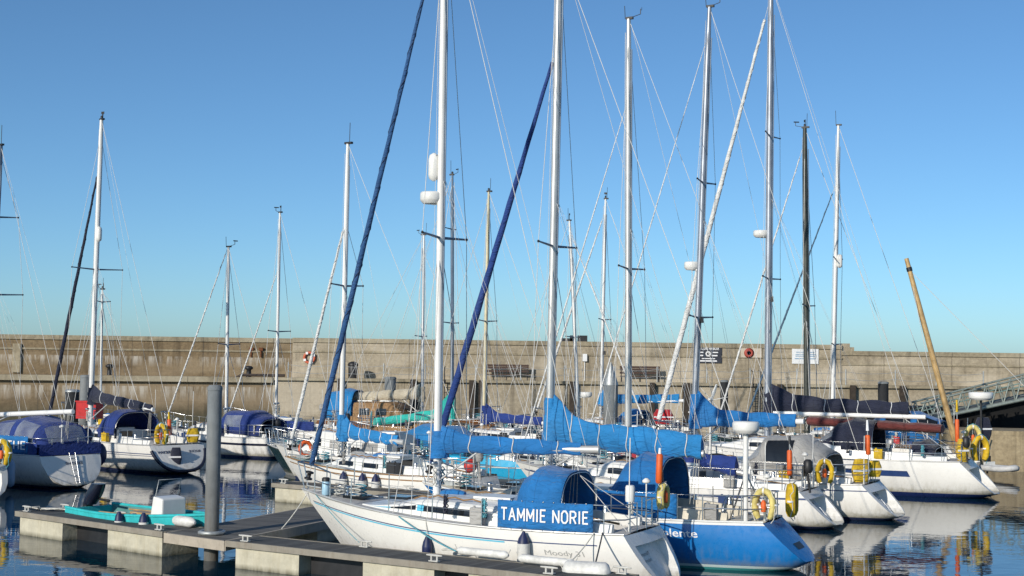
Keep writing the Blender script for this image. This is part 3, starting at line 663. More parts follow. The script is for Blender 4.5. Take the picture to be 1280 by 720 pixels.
BOATS = {}
def yacht(key, label, S, hd, L, B, zs=1.1, zb=1.45, hm=None, group='moored sailing yachts', name='sailing_yacht', cat='sailing yacht', **k):
    """S stern (deck centre) in world, hd heading in degrees. Local +x forward, +y port."""
    a = R(hd); d = Vector((math.cos(a), math.sin(a), 0)); rs_ = random.Random(key)
    root = thing(name, label, cat, (S.x, S.y, 0), a, group)
    Minv = (Matrix.Translation((S.x, S.y, 0)) @ Matrix.Rotation(a, 4, 'Z')).inverted()
    loc = lambda P: Minv @ Vector(P)
    wpt = lambda P: Minv.inverted() @ Vector(P)
    h = Hull(L, B, zs, zb, k.get('tr', .55), k.get('rake', 1.1), k.get('wb', .72), k.get('tb', .10), k.get('kd', -.45), k.get('sheer', .06), k.get('e0', .55))
    BOATS[key] = (root, h, wpt, loc)
    side = 1 if wpt((0, 1, 0)).y < wpt((0, -1, 0)).y else -1      # side that faces the camera
    # hull
    m_ = MB(); nt_, na = 30, 12; tv = [i / nt_ for i in range(nt_ + 1)]
    for sd_ in (1, -1):
        rows = [[h.p(t_, math.pi / 2 * j / na, sd_) for j in range(na + 1)] for t_ in tv]
        if sd_ == 1: rows = rows[::-1]
        m_.loft(rows, False, False)
    m_.build('hull', hm or MATS['hull_white'], root)
    # transom
    m_ = MB(); rc = k.get('recess', 0.0); cols = [-1, -.8, -.74, -.4, 0, .4, .74, .8, 1] if rc else [-1, -.5, 0, .5, 1]
    rows = []; rws = [0, .14, .19, .4, .6, .78, .83, 1.0]
    for i, q in enumerate(rws):
        aa = math.pi / 2 * q; pp = h.p(0, aa, 1); row = []
        for u in cols:
            inn = rc and abs(u) < .78 and .16 < q < .8
            row.append(Vector((pp.x + (rc if inn else 0) - .05 * (1 - u * u), pp.y * u, pp.z)))
        rows.append(row)
    m_.loft(rows, False, False, 0, False); tr_ = m_.build('transom', k.get('trm') or hm or MATS['hull_white'], root)
    def tsurf(u, z): # point on transom, u in -1..1 towards port
        aa = math.asin(min(1, max(0, (zs - z) / (zs - h.zk(0))))); pp = h.p(0, aa, 1); return Vector((pp.x - .05 * (1 - u * u) - .012 + (rc if rc and abs(u) < .76 else 0), pp.y * u, z))
    for txt, zc, hh_, u0, u1, mt in k.get('tname', ()):
        lettering(txt, lambda u, v: tsurf(lerp(u0, u1, u), zc + hh_ * v), mt, tr_)
    if k.get('tedge'):
        q = MB(); q.tube([h.p(0, math.pi / 2 * j / 16, 1) for j in range(2, 17)] + [h.p(0, math.pi / 2 * j / 16, -1) for j in range(15, 1, -1)], .07, 6); q.build('stern_band', k['tedge'], root)
    if k.get('vent'):
        q = MB(); q.loft([[tsurf(u, .62), tsurf(u, .50)] for u in (.35, .1, -.15, -.4)], False, False); q.build('transom_vent', BLACK, tr_)
    if k.get('ladder'):
        q = MB()
        for u in (-.1, .1): q.tube([tsurf(u, zs + .1) - Vector((.04, 0, 0)), tsurf(u, .2) - Vector((.06, 0, 0))], .014)
        for i in range(5):
            z_ = lerp(.25, zs - .1, i / 4); q.tube([tsurf(-.1, z_) - Vector((.06, 0, 0)), tsurf(.1, z_) - Vector((.06, 0, 0))], .016)
        q.build('boarding_ladder', STEEL, root)
    # stripes
    for dz, wd, mt, t0, t1 in k.get('stripes', ()):
        for sd_ in (1, -1):
            q = MB(); rows = []
            for i in range(25):
                t_ = lerp(t0, t1, i / 24); zc = h.z(t_) - dz
                rows.append([h.pz(t_, zc, sd_, .006), h.pz(t_, zc - wd, sd_, .006)])
            q.loft(rows if sd_ < 0 else rows[::-1], False, False); q.build('hull_stripe', mt, root)
    # deck
    ck0, ck1 = k.get('ck', (.05, .31)); ts = sorted(set([i / 24 for i in range(25)] + [ck0 - .003, ck0, ck1, ck1 + .003]))
    us = [-1, -.9, -.645, -.62, -.3, -.27, 0, .27, .3, .62, .645, .9, 1]; rows = []
    nock = k.get('nocockpit')
    for t_ in ts:
        row = []
        for u in us:
            p_ = Vector((t_ * L, u * max(.002, h.b(t_) - .015), h.z(t_) - .012 + .05 * h.B / 3 * (1 - u * u)))
            if not nock and ck0 <= t_ <= ck1:
                if abs(u) <= .28: p_.z = zs - .62
                elif abs(u) <= .62: p_.z = zs - .22
            row.append(p_)
        rows.append(row)
    m_ = MB(); m_.loft(rows, False, False, 0, False); m_.build('deck', k.get('deckm', DECKG), root)
    for sd_ in (1, -1):
        q = MB(); q.tube([h.sheer(t_, sd_, .02, .03) for t_ in tv], .028, 5); q.build('toe_rail', k.get('toem', ALU), root)
    # coamings and winches
    dz0 = lambda t_: h.z(t_) + .04
    if not nock:
        for sd_ in (1, -1):
            rows = []
            for i in range(9):
                t_ = lerp(ck0 - .01, ck1 + .05, i / 8); x_ = t_ * L; y0 = h.b(t_) * .63; y1 = h.b(t_) * .80; zt_ = dz0(t_) + .24 * (.55 + .45 * sm((i + 1) / 5))
                rows.append([Vector((x_, sd_ * y0, dz0(t_) - .05)), Vector((x_, sd_ * (y0 + .03), zt_)), Vector((x_, sd_ * (y1 - .08), zt_)), Vector((x_, sd_ * y1, dz0(t_) - .05))])
            q = MB(); q.loft(rows, True, True, 0, False); co = q.build('coaming', k.get('cabm', WHITE), root)
            for t_ in (.14, .24):
                q = MB(); q.lathe([(.075, 0), (.065, .05), (.05, .1), (.065, .15), (.03, .16)], (t_ * L, sd_ * h.b(t_) * .70, dz0(t_) + .2), 12); q.build('winch', STEEL, co)
        q = MB(); q.tube([(.12 * L, 0, zs - .6), (.12 * L, 0, zs + .12)], .04); q.tube([(.12 * L - .05, .38 * math.cos(a_), zs + .12 + .38 * math.sin(a_)) for a_ in [2 * math.pi * j / 20 for j in range(21)]] if k.get('wheel') else [(.06 * L, 0, zs + .1), (.17 * L, 0.05, zs + .22)], .018 if k.get('wheel') else .025)
        q.build('steering_wheel' if k.get('wheel') else 'tiller', STEEL if k.get('wheel') else TEAK, root)
    # cabin
    c0 = k.get('c0', ck1 + .01); c1 = k.get('c1', .74); ch = k.get('ch', .36); cw = k.get('cw', .62)
    def cab(t_):
        w_ = min(h.b(t_) * cw / (.9 if t_ < .6 else .9), h.b(t_) * .74); hh_ = ch * sm((c1 - t_) / (k.get('cs', .42) * (c1 - c0)))
        return w_, hh_, dz0(t_)
    rows = []
    for i in range(17):
        t_ = lerp(c0, c1, i / 16); w_, hh_, z_ = cab(t_); x_ = t_ * L
        rows.append([Vector((x_, sg * w_ * f, z_ + zz)) for sg, f, zz in ((1, 1, -.06), (1, .93, hh_ * .82), (1, .84, hh_), (1, .42, hh_ + .045 * min(1, hh_ * 4)), (1, 0, hh_ + .06 * min(1, hh_ * 4)), (-1, .42, hh_ + .045 * min(1, hh_ * 4)), (-1, .84, hh_), (-1, .93, hh_ * .82), (-1, 1, -.06))])
    q = MB(); q.loft(rows, False, False, 0, False); q.add(rows[0], [tuple(range(9))[::-1]]); cabin = q.build('cabin', k.get('cabm', WHITE), root)
    cabin.data.polygons.foreach_set('use_smooth', [False] * len(cabin.data.polygons))
    rooft = lambda t_: cab(t_)[2] + cab(t_)[1]
    def cside(t_, f, sd_, off=.008):
        w_, hh_, z_ = cab(t_); return Vector((t_ * L, sd_ * (w_ * lerp(1, .93, f) + off), z_ + hh_ * .82 * f))
    for t0, t1, f0, f1, mt, nm in k.get('wins', ((c0 + .03, c0 + .13, .3, .8, DARKG, 'window'), (c0 + .16, c0 + .26, .3, .8, DARKG, 'window'))):
        for sd_ in (1, -1):
            q = MB(); rows = [[cside(lerp(t0, t1, i / 6), f0 if not isinstance(f0, tuple) else lerp(f0[0], f0[1], i / 6), sd_), cside(lerp(t0, t1, i / 6), f1 if not isinstance(f1, tuple) else lerp(f1[0], f1[1], i / 6), sd_)] for i in range(7)]
            q.loft(rows if sd_ > 0 else rows[::-1], False, False, 0, False); q.build(nm, mt, cabin)
    q = MB(); q.box((c0 * L + .45, 0, rooft(c0) + .1), (.9, .75, .07)); q.build('companion_hatch', k.get('hatchm', WHITE), cabin)
    q = MB(); q.box((c0 * L - .012, 0, zs + .1), (.02, .55, .55)); q.build('washboard', k.get('washm', DARKG), cabin)
    for t_ in (c1 - .08, c1 + .06):
        q = MB(); q.box((t_ * L, 0, rooft(t_) + .10 if t_ < c1 else h.z(t_) + .08), (.5, .5, .06)); q.build('hatch', DARKG, cabin)
    for sd_ in (1, -1):
        q = MB(); pts = [Vector((lerp(c0 + .06, c1 - .16, i / 8) * L, sd_ * cab(lerp(c0 + .06, c1 - .16, i / 8))[0] * .74, rooft(lerp(c0 + .06, c1 - .16, i / 8)) + .03 + (.05 if i % 2 else .01))) for i in range(9)]
        q.tube(pts, .018, 5); q.build('handrail', TEAK, cabin)
    # rails
    RH = .6
    if k.get('rails', True):
        sts = [.2, .36, .5, .64, .78]
        for sd_ in (1, -1):
            for t_ in sts:
                tubeobj('stanchion', [h.sheer(t_, sd_, 0, .06), h.sheer(t_, sd_, RH, .07)], .013, STEEL, root)
            for hz in (RH - .01, RH * .52):
                tubeobj('guard_wire', [h.sheer(t_, sd_, hz, .07) for t_ in [.05] + sts + [.9]], .0055, STEEL, root, 4)
        q = MB(); top = [h.sheer(.87, 1, RH, .06), h.sheer(.94, 1, RH + .05, .03), Vector((L + .06, .12, zb + RH + .06)), Vector((L + .06, -.12, zb + RH + .06)), h.sheer(.94, -1, RH + .05, .03), h.sheer(.87, -1, RH, .06)]
        q.tube(top, .019)
        for sd_ in (1, -1):
            q.tube([h.sheer(.87, sd_, 0, .06), h.sheer(.87, sd_, RH, .06)], .014); q.tube([h.sheer(.94, sd_, 0, .03), h.sheer(.94, sd_, RH + .05, .03)], .014); q.tube([h.sheer(.985, sd_, 0, 0.0), Vector((L + .06, sd_ * .12, zb + RH + .06))], .014)
            q.tube([h.sheer(.87, sd_, RH * .5, .06), h.sheer(.94, sd_, RH * .53, .03)], .012)
        q.build('pulpit', STEEL, root)
        q = MB()
        for sd_ in (1, -1):
            for hz in (RH, RH * .5): q.tube([h.sheer(.14, sd_, hz, .06), h.sheer(.05, sd_, hz, .06), Vector((.04, sd_ * h.b(0) * .8, zs + hz)), Vector((.02, sd_ * h.b(0) * .25, zs + hz))], .014)
            for p_ in (h.sheer(.14, sd_, 0, .06), h.sheer(.05, sd_, 0, .06), Vector((.03, sd_ * h.b(0) * .6, zs)), Vector((.02, sd_ * h.b(0) * .25, zs))): q.tube([p_, p_ + Vector((0, 0, RH))], .014)
        q.build('pushpit', STEEL, root)
    # sprayhood
    sh = k.get('hood')
    if sh:
        mat_, hx, wid, zt_, zf, wins_ = sh; x1_ = c0 * L + hx[0]; x2_ = c0 * L + hx[1]; x3_ = c0 * L + hx[2]
        zb_ = rooft(c0) - .22
        hood(root, 'sprayhood', [(x3_, wid * .86, zb_ + zf, zb_), (lerp(x3_, x2_, .55), wid * .96, zb_ + zt_ * .82, zb_), (x2_, wid, zb_ + zt_, zb_), (x1_, wid, zb_ + zt_ * .93, zb_ - .1)], mat_, wins_, edge=k.get('piping'))
    for hp_, mat_, wins_, nm in k.get('canopies', ()): hood(root, nm, hp_, mat_, wins_, edge=k.get('piping'))
    # dodgers
    for t0, t1, z0_, z1_, mat_, txt, tm in k.get('dodgers', ()):
        S_ = lambda u, v, off=0.0, sd_=side: h.sheer(lerp(t1, t0, u), sd_, lerp(z0_, z1_, v) - .012 * math.sin(v * math.pi), .03 - off + .006 * math.sin(u * 9) * math.sin(v * math.pi))
        q = MB(); rows = [[S_(i / 14, j / 5) for j in range(6)] for i in range(15)]; q.loft(rows, False, False); dg_ = q.build('cockpit_dodger', mat_, root)
        sol = dg_.modifiers.new('thickness', 'SOLIDIFY'); sol.thickness = .01; sol.offset = 0
        if txt:
            sf = lambda u, v: S_(lerp(txt[1], txt[2], u), lerp(txt[3], txt[4], v), .028)
            sf.sgn = side; celltext(txt[0], sf, tm, dg_)
        q = MB()
        for i in range(9):
            for v in (.0, 1.0): q.ball(S_((i + .4) / 9, v, .012), .018, 6)
        q.build('eyelet', STEEL, dg_)
    # mast
    ms = k.get('mast')
    if ms:
        sx, tpx, tpy, rad, mmat = ms[:5]; zb0 = ms[5] if len(ms) > 5 else rooft(sx / L) + .02
        W0_ = wpt((sx, 0, zb0)); T = loc(atY(tpx, tpy, W0_.y + ms[6] if len(ms) > 6 else W0_.y)); Bp = Vector((sx, 0, zb0))
        T.y *= 0.0 if k.get('plumb') else 1.0
        mp = lambda f: Bp.lerp(T, f)
        q = MB(); pts = [mp(f) for f in (0, .3, .6, .85, .93, 1)]; q.tube(pts, [rad, rad, rad, rad * .97, rad * .85, rad * .68], 12, r2=rad * 1.25); mast = q.build('mast', mmat, root)
        q = MB(); q.box(T + Vector((-.03, 0, .03)), (rs_.uniform(.22, .34), .1, .07)); sgx = rs_.choice((1, 1, -1)); al = rs_.uniform(.3, .8)
        q.tube([T + Vector((-.1 * sgx, .04, 0)), T + Vector((-.12 * sgx, .05, al))], .011, 5)
        if rs_.random() < .75:
            wx = rs_.uniform(.28, .5) * sgx; ya = rs_.uniform(-1.4, 1.4); q.tube([T + Vector((.1 * sgx, 0, .05)), T + Vector((wx, 0, .12))], .011, 5); q.box(T + Vector((wx, 0, .2)), (.02, .02, .16)); q.box(T + Vector((wx - .04, 0, .28)), (.24, .01, .05), ya)
        if rs_.random() < .6: q.lathe([(.05, 0), (.05, .1), (.02, .12)], T + Vector((0, 0, .06)), 8)
        if rs_.random() < .35: q.tube([T + Vector((0, -.05, .04)), T + Vector((0, -.06, .3))], .02, 5); q.box(T + Vector((.02, -.06, .32)), (.16, .01, .1), rs_.uniform(-1, 1))
        q.build('masthead_fitting', BLACK, mast)
        tubeobj('sail_track', [p_ - Vector((rad * 1.22, 0, 0)) for p_ in pts[:5]], .018, ALUB, mast, 5)
        tips = []
        for f, sl in k.get('spreaders', ((.5, 1.0),)):
            for sd_ in (1, -1):
                tip = mp(f) + Vector((-.12, sd_ * sl, .04)); tubeobj('spreader', [mp(f), tip], [.035, .022], k.get('sprm', ALUB), mast, 6); tips.append((f, sd_, tip))
                q = MB(); q.ball(tip, .035, 6); q.build('spreader_tip', BLACK, mast)
        wr_ = k.get('wire', .0085); ht = k.get('hounds', .97)
        for sd_ in (1, -1):
            cp = h.sheer(min(.95, sx / L - .01), sd_, 0, .08); cp2 = h.sheer(min(.95, sx / L - .06), sd_, 0, .08); cp3 = h.sheer(min(.95, sx / L + .05), sd_, 0, .08)
            seq = [mp(ht)] + [tp for f, s2, tp in sorted(tips, key=lambda q_: -q_[0]) if s2 == sd_] + [cp]
            tubeobj('shroud', seq, wr_, WIRE, root, 5)
            f0 = min([f for f, _, _ in tips] or [.5])
            tubeobj('shroud', [mp(f0 - .01), cp2], wr_, WIRE, root, 5)
            if sd_ == side or k.get('fore_lowers'): tubeobj('shroud', [mp(f0 - .01), cp3], wr_, WIRE, root, 5)
        if k.get('backstay', True):
            tubeobj('backstay', [T, Vector((.08, 0, zs + .05))] if not k.get('split') else [T, mp(.25).lerp(Vector((.08, 0, zs)), .72)], wr_, WIRE, root, 5)
            if k.get('split'):
                j_ = mp(.25).lerp(Vector((.08, 0, zs)), .72)
                for sd_ in (1, -1): tubeobj('backstay', [j_, Vector((.05, sd_ * h.b(0) * .7, zs + .05))], wr_, WIRE, root, 5)
        for sd_ in (1, -1):
            q = MB(); q.lathe([(.06, 0), (.05, .05), (.04, .1), (.05, .13), (.02, .14)], mp(0) + Vector((0, sd_ * rad, .75)), 10, M=Matrix.Rotation(R(-90 * sd_), 3, 'X')); q.build('mast_winch', STEEL, mast)
            q = MB(); c = mp(0) + Vector((-.05, sd_ * (rad + .05), .45)); q.tube([c + Vector((.05 * math.sin(j * 2.1), .05 * sd_ + .02 * math.cos(j * 1.3), .2 * math.cos(j * .7))) for j in range(28)], .013, 4); q.build('halyard_coil', ROPE if sd_ > 0 else ROPEB, mast)
        for q_, rr2 in ((.04, .10), (-.05, .13)):
            tubeobj('halyard', [mp(.97) + Vector((rr2, q_, 0)), mp(.03) + Vector((rr2 + .03, q_ * 2.5, .1))], .0055, WIRE, root, 4)
        fs = k.get('furl'); bowp = Vector((L - .12 if not k.get('bowx') else k['bowx'], 0, zb + .12))
        if fs:
            fm, fr, ft = fs[:3]; top_ = mp(ft) + Vector((rad, 0, 0)); ax = top_ - bowp
            f1_ = fs[3] if len(fs) > 3 else .97
            tubeobj('forestay', [bowp, top_], wr_, WIRE, root, 5)
            q = MB(); n_ = 26; pts = []; rr = []
            for i in range(n_ + 1):
                u = lerp(.035, f1_, i / n_); wob = .25 * fr * math.sin(i * 1.9)
                pts.append(bowp + ax * u + Vector((0, wob * .4, 0))); rr.append(fr * (1.12 - .42 * (i / n_)) * (.78 + .32 * math.sin(math.pi * min(1, (i / n_) * .95 + .12)) + .05 * math.sin(i * 2.7)))
            q.tube(pts, rr, 8); fo = q.build('furled_headsail', fm, root)
            if k.get('furltie', True):
                q = MB(); st = []
                for i in range(90):
                    u = i / 89; j = u * n_; i0 = min(n_ - 1, int(j)); c = pts[i0].lerp(pts[i0 + 1], j - i0); r_ = lerp(rr[i0], rr[i0 + 1], j - i0) + .006; a_ = u * math.pi * 2 * 14
                    e1 = Vector((0, 1, 0)); e2 = ax.normalized().cross(e1); st.append(c + e1 * math.cos(a_) * r_ + e2 * math.sin(a_) * r_)
                q.tube(st, .008, 4); q.build('wrap_line', k.get('wrapm', fm), fo)
            q = MB(); Mz = ax.to_track_quat('Z', 'Y').to_matrix(); q.lathe([(.03, .0), (.1, .02), (.1, .05), (.05, .06), (.05, .16), (.1, .17), (.1, .2), (.03, .22)], bowp + ax.normalized() * .12, 10, M=Mz); q.build('furling_drum', BLACK, fo)
        else: tubeobj('forestay', [bowp, mp(k.get('fsf', .97))], wr_, WIRE, root, 5)
        for it in k.get('mastkit', ()):
            if it[0] == 'radar':
                c = mp(it[1]) + Vector((it[2], 0, 0)); ro = radar(mast, c, it[3] if len(it) > 3 else .26); q = MB(); q.box(mp(it[1]) + Vector((it[2] / 2, 0, -.06)), (abs(it[2]), .12, .05)); q.build('radar_bracket', WHITE, mast)
            if it[0] == 'reflector':
                c = mp(it[1]) + Vector((it[2], 0, 0)); q = MB(); q.lathe([(.02, 0), (.1, .05), (.125, .14), (.125, .5), (.1, .6), (.02, .65)], c, 12); q.build('radar_reflector', WHITE, mast)
            if it[0] == 'box':
                q = MB(); q.box(mp(it[1]) + Vector((-.12, side * .0, 0)), (.12, .1, .2)); q.build('deck_light', BLACK, mast)
        # boom
        bm = k.get('boom')
        if bm:
            z0_, z1_, bl, bmat, cmat, h0, h1, col_ = bm[:8]; p0_ = mp((z0_ - zb0) / (T.z - zb0)) - Vector((rad + .03, 0, 0)); p1_ = Vector((sx - bl, k.get('boomy', 0.0), z1_))
            q = MB(); q.tube([p0_, p0_.lerp(p1_, .5), p1_ + (p1_ - p0_).normalized() * k.get('boomext', .25)], .07, 10, r2=.085); bo = q.build('boom', bmat, root)
            if cmat: cover(root, p0_, p1_, h0, h1, cmat, k.get('cw0', .17), k.get('cw1', .1), k.get('ties', 4), k.get('tiem'), col_, k.get('lump', .02), k.get('droop', 0), rad, seed=key, lo0=k.get('lo0', -.10), cx=((T.x - Bp.x) / (T.z - Bp.z), (T.y - Bp.y) / (T.z - Bp.z)))
            tubeobj('topping_lift', [mp(.985) - Vector((rad, 0, 0)), p1_ + Vector((-.1, 0, .08))], .0055, WIRE, root, 4)
            for f in (.45, .75):
                for sd_ in (1, -1): tubeobj('lazy_jack', [mp(.52) + Vector((-rad, sd_ * .06, 0)), p0_.lerp(p1_, f) + Vector((0, sd_ * .13, .05))], .004, WIRE, root, 4)
            tubeobj('vang', [p0_.lerp(p1_, .28) - Vector((0, 0, .05)), mp(.02) - Vector((rad, 0, -.1))], .022, ALU, root, 6)
            q = MB()
            for dx in (-.1, 0, .09): q.tube([p1_ + Vector((.12 + dx * .5, .03 * dx, -.05)), Vector((max(.35, p1_.x + .2) + dx, .1 * dx, zs + (.25 if nock is None else .1)))], .0075, 4)
            q.build('mainsheet', ROPE, root)
    # small deck gear
    if k.get('rails', True):
        for i in range(k.get('nclut', 6)):
            t_ = rs_.choice([.1, .22, .34, .46, .58]) + rs_.uniform(-.03, .03); sd_ = rs_.choice((1, -1)); c = h.sheer(t_, sd_, .40, .12); q = MB()
            mt = rs_.choice([ROPE, ROPE, ROPEB, GREYC, NAVY])
            q.tube([c + Vector((.06 * math.sin(j * 2.3), .03 * math.cos(j * 1.7), .2 * math.cos(j * .62))) for j in range(34)], .016, 4); q.build('hung_line', mt, root)
        q = MB(); c = Vector((.06, rs_.choice((1, -1)) * h.b(0) * .6, zs)); q.tube([c, c + Vector((-.02, 0, rs_.uniform(1.3, 2.2)))], .012, 5); q.build('aerial', WHITE, root)
        q = MB(); c = Vector((.1, rs_.uniform(-.5, .5) * h.b(0), zs)); q.tube([c, c + Vector((0, 0, .95))], .016, 6); q.lathe([(.03, 0), (.09, .02), (.09, .06), (.03, .11)], c + Vector((0, 0, .94)), 10); q.build('gps_mushroom', WHITE, root)
        if rs_.random() < .6 and not k.get('noout'):
            q = MB(); c = Vector((.0, rs_.choice((1, -1)) * h.b(0) * .45, zs + .55)); q.box(c, (.05, .3, .3)); q.lathe([(.10, -.1), (.14, 0), (.13, .22), (.07, .28)], c + Vector((-.1, 0, .05)), 10); q.tube([c + Vector((-.08, 0, 0)), c + Vector((-.16, 0, -.6))], .035, 6); q.build('stowed_outboard', BLACK if rs_.random() < .6 else GREYC, root)
        for i in range(2):
            q = MB(); t_ = rs_.uniform(.12, .4); c = h.sheer(t_, rs_.choice((1, -1)), .22, .16); q.box(c, (.3, .15, .34), rs_.uniform(-.1, .1)); q.lathe([(.03, 0), (.03, .04)], c + Vector((.08, 0, .17)), 6); q.build('jerry_can', rs_.choice([DBLUE, RED, GREYC, YEL]) if i == 0 and rs_.random() < .5 else rs_.choice([GREYC, DBLUE, BLACK]), root)
        for sd_ in (1, -1):
            q = MB(); q.box((lerp(ck0, ck1, .5) * L, sd_ * h.b(.2) * .46, zs - .17), ((ck1 - ck0) * L * .8, h.b(.2) * .28, .07)); q.build('cockpit_cushion', rs_.choice([RBLUE, NAVY, GREYC, MBLUE]), root)
        for i in range(2):
            t_ = rs_.uniform(c0 + .1, c1 - .12); q = MB(); c = Vector((t_ * L, rs_.uniform(-.3, .3), rooft(t_) + .06)); mt = rs_.choice([GREYC, WHITEC, MBLUE, TEAK, BLACK])
            q.loft([[c + Vector((-.3 + .6 * u, .11 * math.cos(a_) * (.5 + math.sin(math.pi * (.1 + .8 * u))) * .8, .09 * math.sin(a_) * (.5 + math.sin(math.pi * (.1 + .8 * u))) * .8)) for a_ in [2 * math.pi * j / 8 for j in range(8)]] for u in (0, .2, .5, .8, 1)], True, True); q.build('deck_bag', mt, root)
        q = MB(); q.box((.9 * L, 0, h.z(.9) + .1), (.5, .16, .1)); q.tube([(.88 * L, 0, h.z(.9) + .12), (.985 * L, 0, zb + .1)], .022); q.build('anchor', GALV, root)
    if k.get('gear', True):
        for i in range(k.get('ngear', 4)):
            q = MB(); t_ = rs_.uniform(.78, .9); c = Vector((t_ * L, rs_.uniform(-.3, .3) * h.b(t_), h.z(t_) + .08))
            if i % 2: q.lathe([(.09, 0), (.08, .06), (.05, .12), (.09, .17), (.05, .2)], c, 8); q.build('ventilator', STEEL, root)
            else: q.tube([c + Vector((.14 * math.cos(j * .9), .14 * math.sin(j * .9), .012 * j)) for j in range(22)], .018, 5); q.build('coiled_line', ROPE if i else ROPEB, root)
    return root, h, wpt, loc

hullmat('hull_white', (0.80, 0.78, 0.73), (0.03, 0.04, 0.10), (0.03, 0.035, 0.045), .0, .10, .8)
hullmat('hull_white_navyboot', (0.80, 0.78, 0.73), (0.015, 0.03, 0.12), (0.16, 0.02, 0.02), -.02, .16, .75)
HV = hullmat('hull_blue', (0.006, 0.17, 0.49), (0.55, 0.66, 0.66), (0.05, 0.28, 0.28), .06, .12, .4)
HBROWN = hullmat('hull_brown', (0.20, 0.085, 0.03), (0.02, 0.02, 0.02), (0.02, 0.03, 0.02), .0, .5, .3)
HGREEN = hullmat('hull_darkgreen', (0.012, 0.03, 0.028), (0.3, 0.3, 0.28), (0.03, 0.03, 0.03), .0, .1, .3)
HAZ = hullmat('hull_azure', (0.015, 0.33, 0.56), (0.5, 0.5, 0.48), (0.03, 0.05, 0.06), .0, .08, .2)

def heading(a, b_): return math.degrees(math.atan2(b_.y - a.y, b_.x - a.x))
# --- main white yacht
S = at(803, 663, 1.10); Bw = at(378, 612, 1.50); HD = heading(S, Bw); LT = (Bw - S).xy.length
def ax_at(S, hd, px, z):
    """distance forward of the stern at which the boat's centre line, at height z, appears in pixel column px"""
    d = Vector((math.cos(R(hd)), math.sin(R(hd)), 0)); lo, hi = -4.0, 16.0
    f = lambda s: proj((S.x + d.x * s, S.y + d.y * s, z))[0] - px
    for _ in range(50):
        m_ = (lo + hi) / 2
        if f(lo) * f(m_) <= 0: hi = m_
        else: lo = m_
    return (lo + hi) / 2
def sz(S, hd, px, py, z0=2.5):
    s = ax_at(S, hd, px, z0); Y = S.y + math.sin(R(hd)) * s; return s, atY(px, py, Y).z
def boomspec(S, hd, p0, p1, bmat, cmat, h0, h1, col):
    s0, z0 = sz(S, hd, *p0); s1, z1 = sz(S, hd, *p1); return (z0, z1, s0 - s1, bmat, cmat, h0, h1, col)

# 1 white yacht with the name dodger
sx = ax_at(S, HD, 546, 1.9)
LIGHTW = WHITE
yacht('tammie', 'white sailing yacht in front with a blue name cloth and blue sprayhood', S, HD, LT, 2.95, 1.10, 1.50, tr=.68, rake=1.5, wb=.74, tb=.08, recess=.2,
      stripes=((.20, .022, DBLUE, .075, .985), (.235, .03, LBLUE, .30, .985)), c0=.34, c1=.76, ch=.36, cw=.62, cs=.6,
      wins=((.37, .555, .32, (.84, .74), DARKG, 'window'), (.555, .575, .32, (.84, .84), LBLUE, 'accent_panel'), (.58, .66, .38, (.8, .62), DARKG, 'window'), (.662, .74, (.36, .42), (.66, .48), LBLUE, 'accent_panel')),
      hood=(MBLUE, (-1.45, -.70, -.15), .98, 1.06, .28, ((0, 1.2, 4.2, CLEAR), (0, 8.6, 12, CLEAR))),
      dodgers=((.075, .315, .03, .62, MBLUE, ('TAMMIE NORIE', .05, .95, .34, .74, .012, 1.25), LETTER),),
      tname=(('Tammie', .62, .07, .0, .55, GREYL), ('Norie', .50, .06, .1, .5, GREYL)),
      mast=(sx, 557, -130, .08, ALUW), spreaders=((.425, 1.05),), hounds=.985, split=True, noout=True,
      furl=(FURLB, .062, .965, .975), wrapm=NAVY,
      boom=boomspec(S, HD, (548, 560), (728, 562), ALU, MBLUE, .38, .15, .18), boomext=.42, cw0=.17, cw1=.08, ties=3,
      mastkit=(('radar', .487, .24, .27), ('reflector', .52, .20)), wheel=False, ngear=5)
r_, h_, wpt_, loc_ = BOATS['tammie']
hl = MB(); S_t = lambda u, v: h_.pz(lerp(.205, .115, u), 0.60 + .14 * v, 1, .008)
lettering('Moody 31', S_t, GREYL, r_, bold=0.0)

# 2 blue yacht
S2 = at(966, 648, 1.12); HD2 = 153.0
sx2 = ax_at(S2, HD2, 685.5, 2.0)
yacht('valente', 'bright blue hulled yacht with a pale deck and a long blue sail cover', S2, HD2, 9.2, 3.1, 1.08, 1.45, HV, tr=.9, rake=1.6, wb=.50, tb=.22, kd=-.55, trm=hullmat('hull_blue', None, None, None),
      deckm=CREAM, cabm=CREAM, toem=WHITE, vent=True, c0=.42, c1=.78, ch=.38, ck=(.10, .38),
      stripes=((.0, .05, WHITE, .0, 1.0),),
      hood=(MBLUE, (-1.5, -.85, -.1), 1.05, 1.2, .3, ((1, 10.6, 13, CLEAR),)),
      dodgers=((.20, .40, .04, .6, MBLUE, None, None),),
      mast=(sx2, 700, -62, .092, ALU), spreaders=((.44, 1.1),), noout=True, hounds=.985,
      furl=(FURLD, .086, .80, .985), wrapm=SBLUE, furltie=False,
      boom=boomspec(S2, HD2, (688, 545), (880, 567), ALU, SBLUE, .48, .44, .66), cw0=.21, cw1=.17, ties=5, lump=.03, droop=.08, boomext=.05, wheel=True)
r_, h_, wpt_, loc_ = BOATS['valente']
S_t = lambda u, v: h_.pz(lerp(.262, .165, u), .72 + .18 * v, 1, .008)
lettering('Volente', S_t, LETTER, r_, shear=.25, bold=.012)
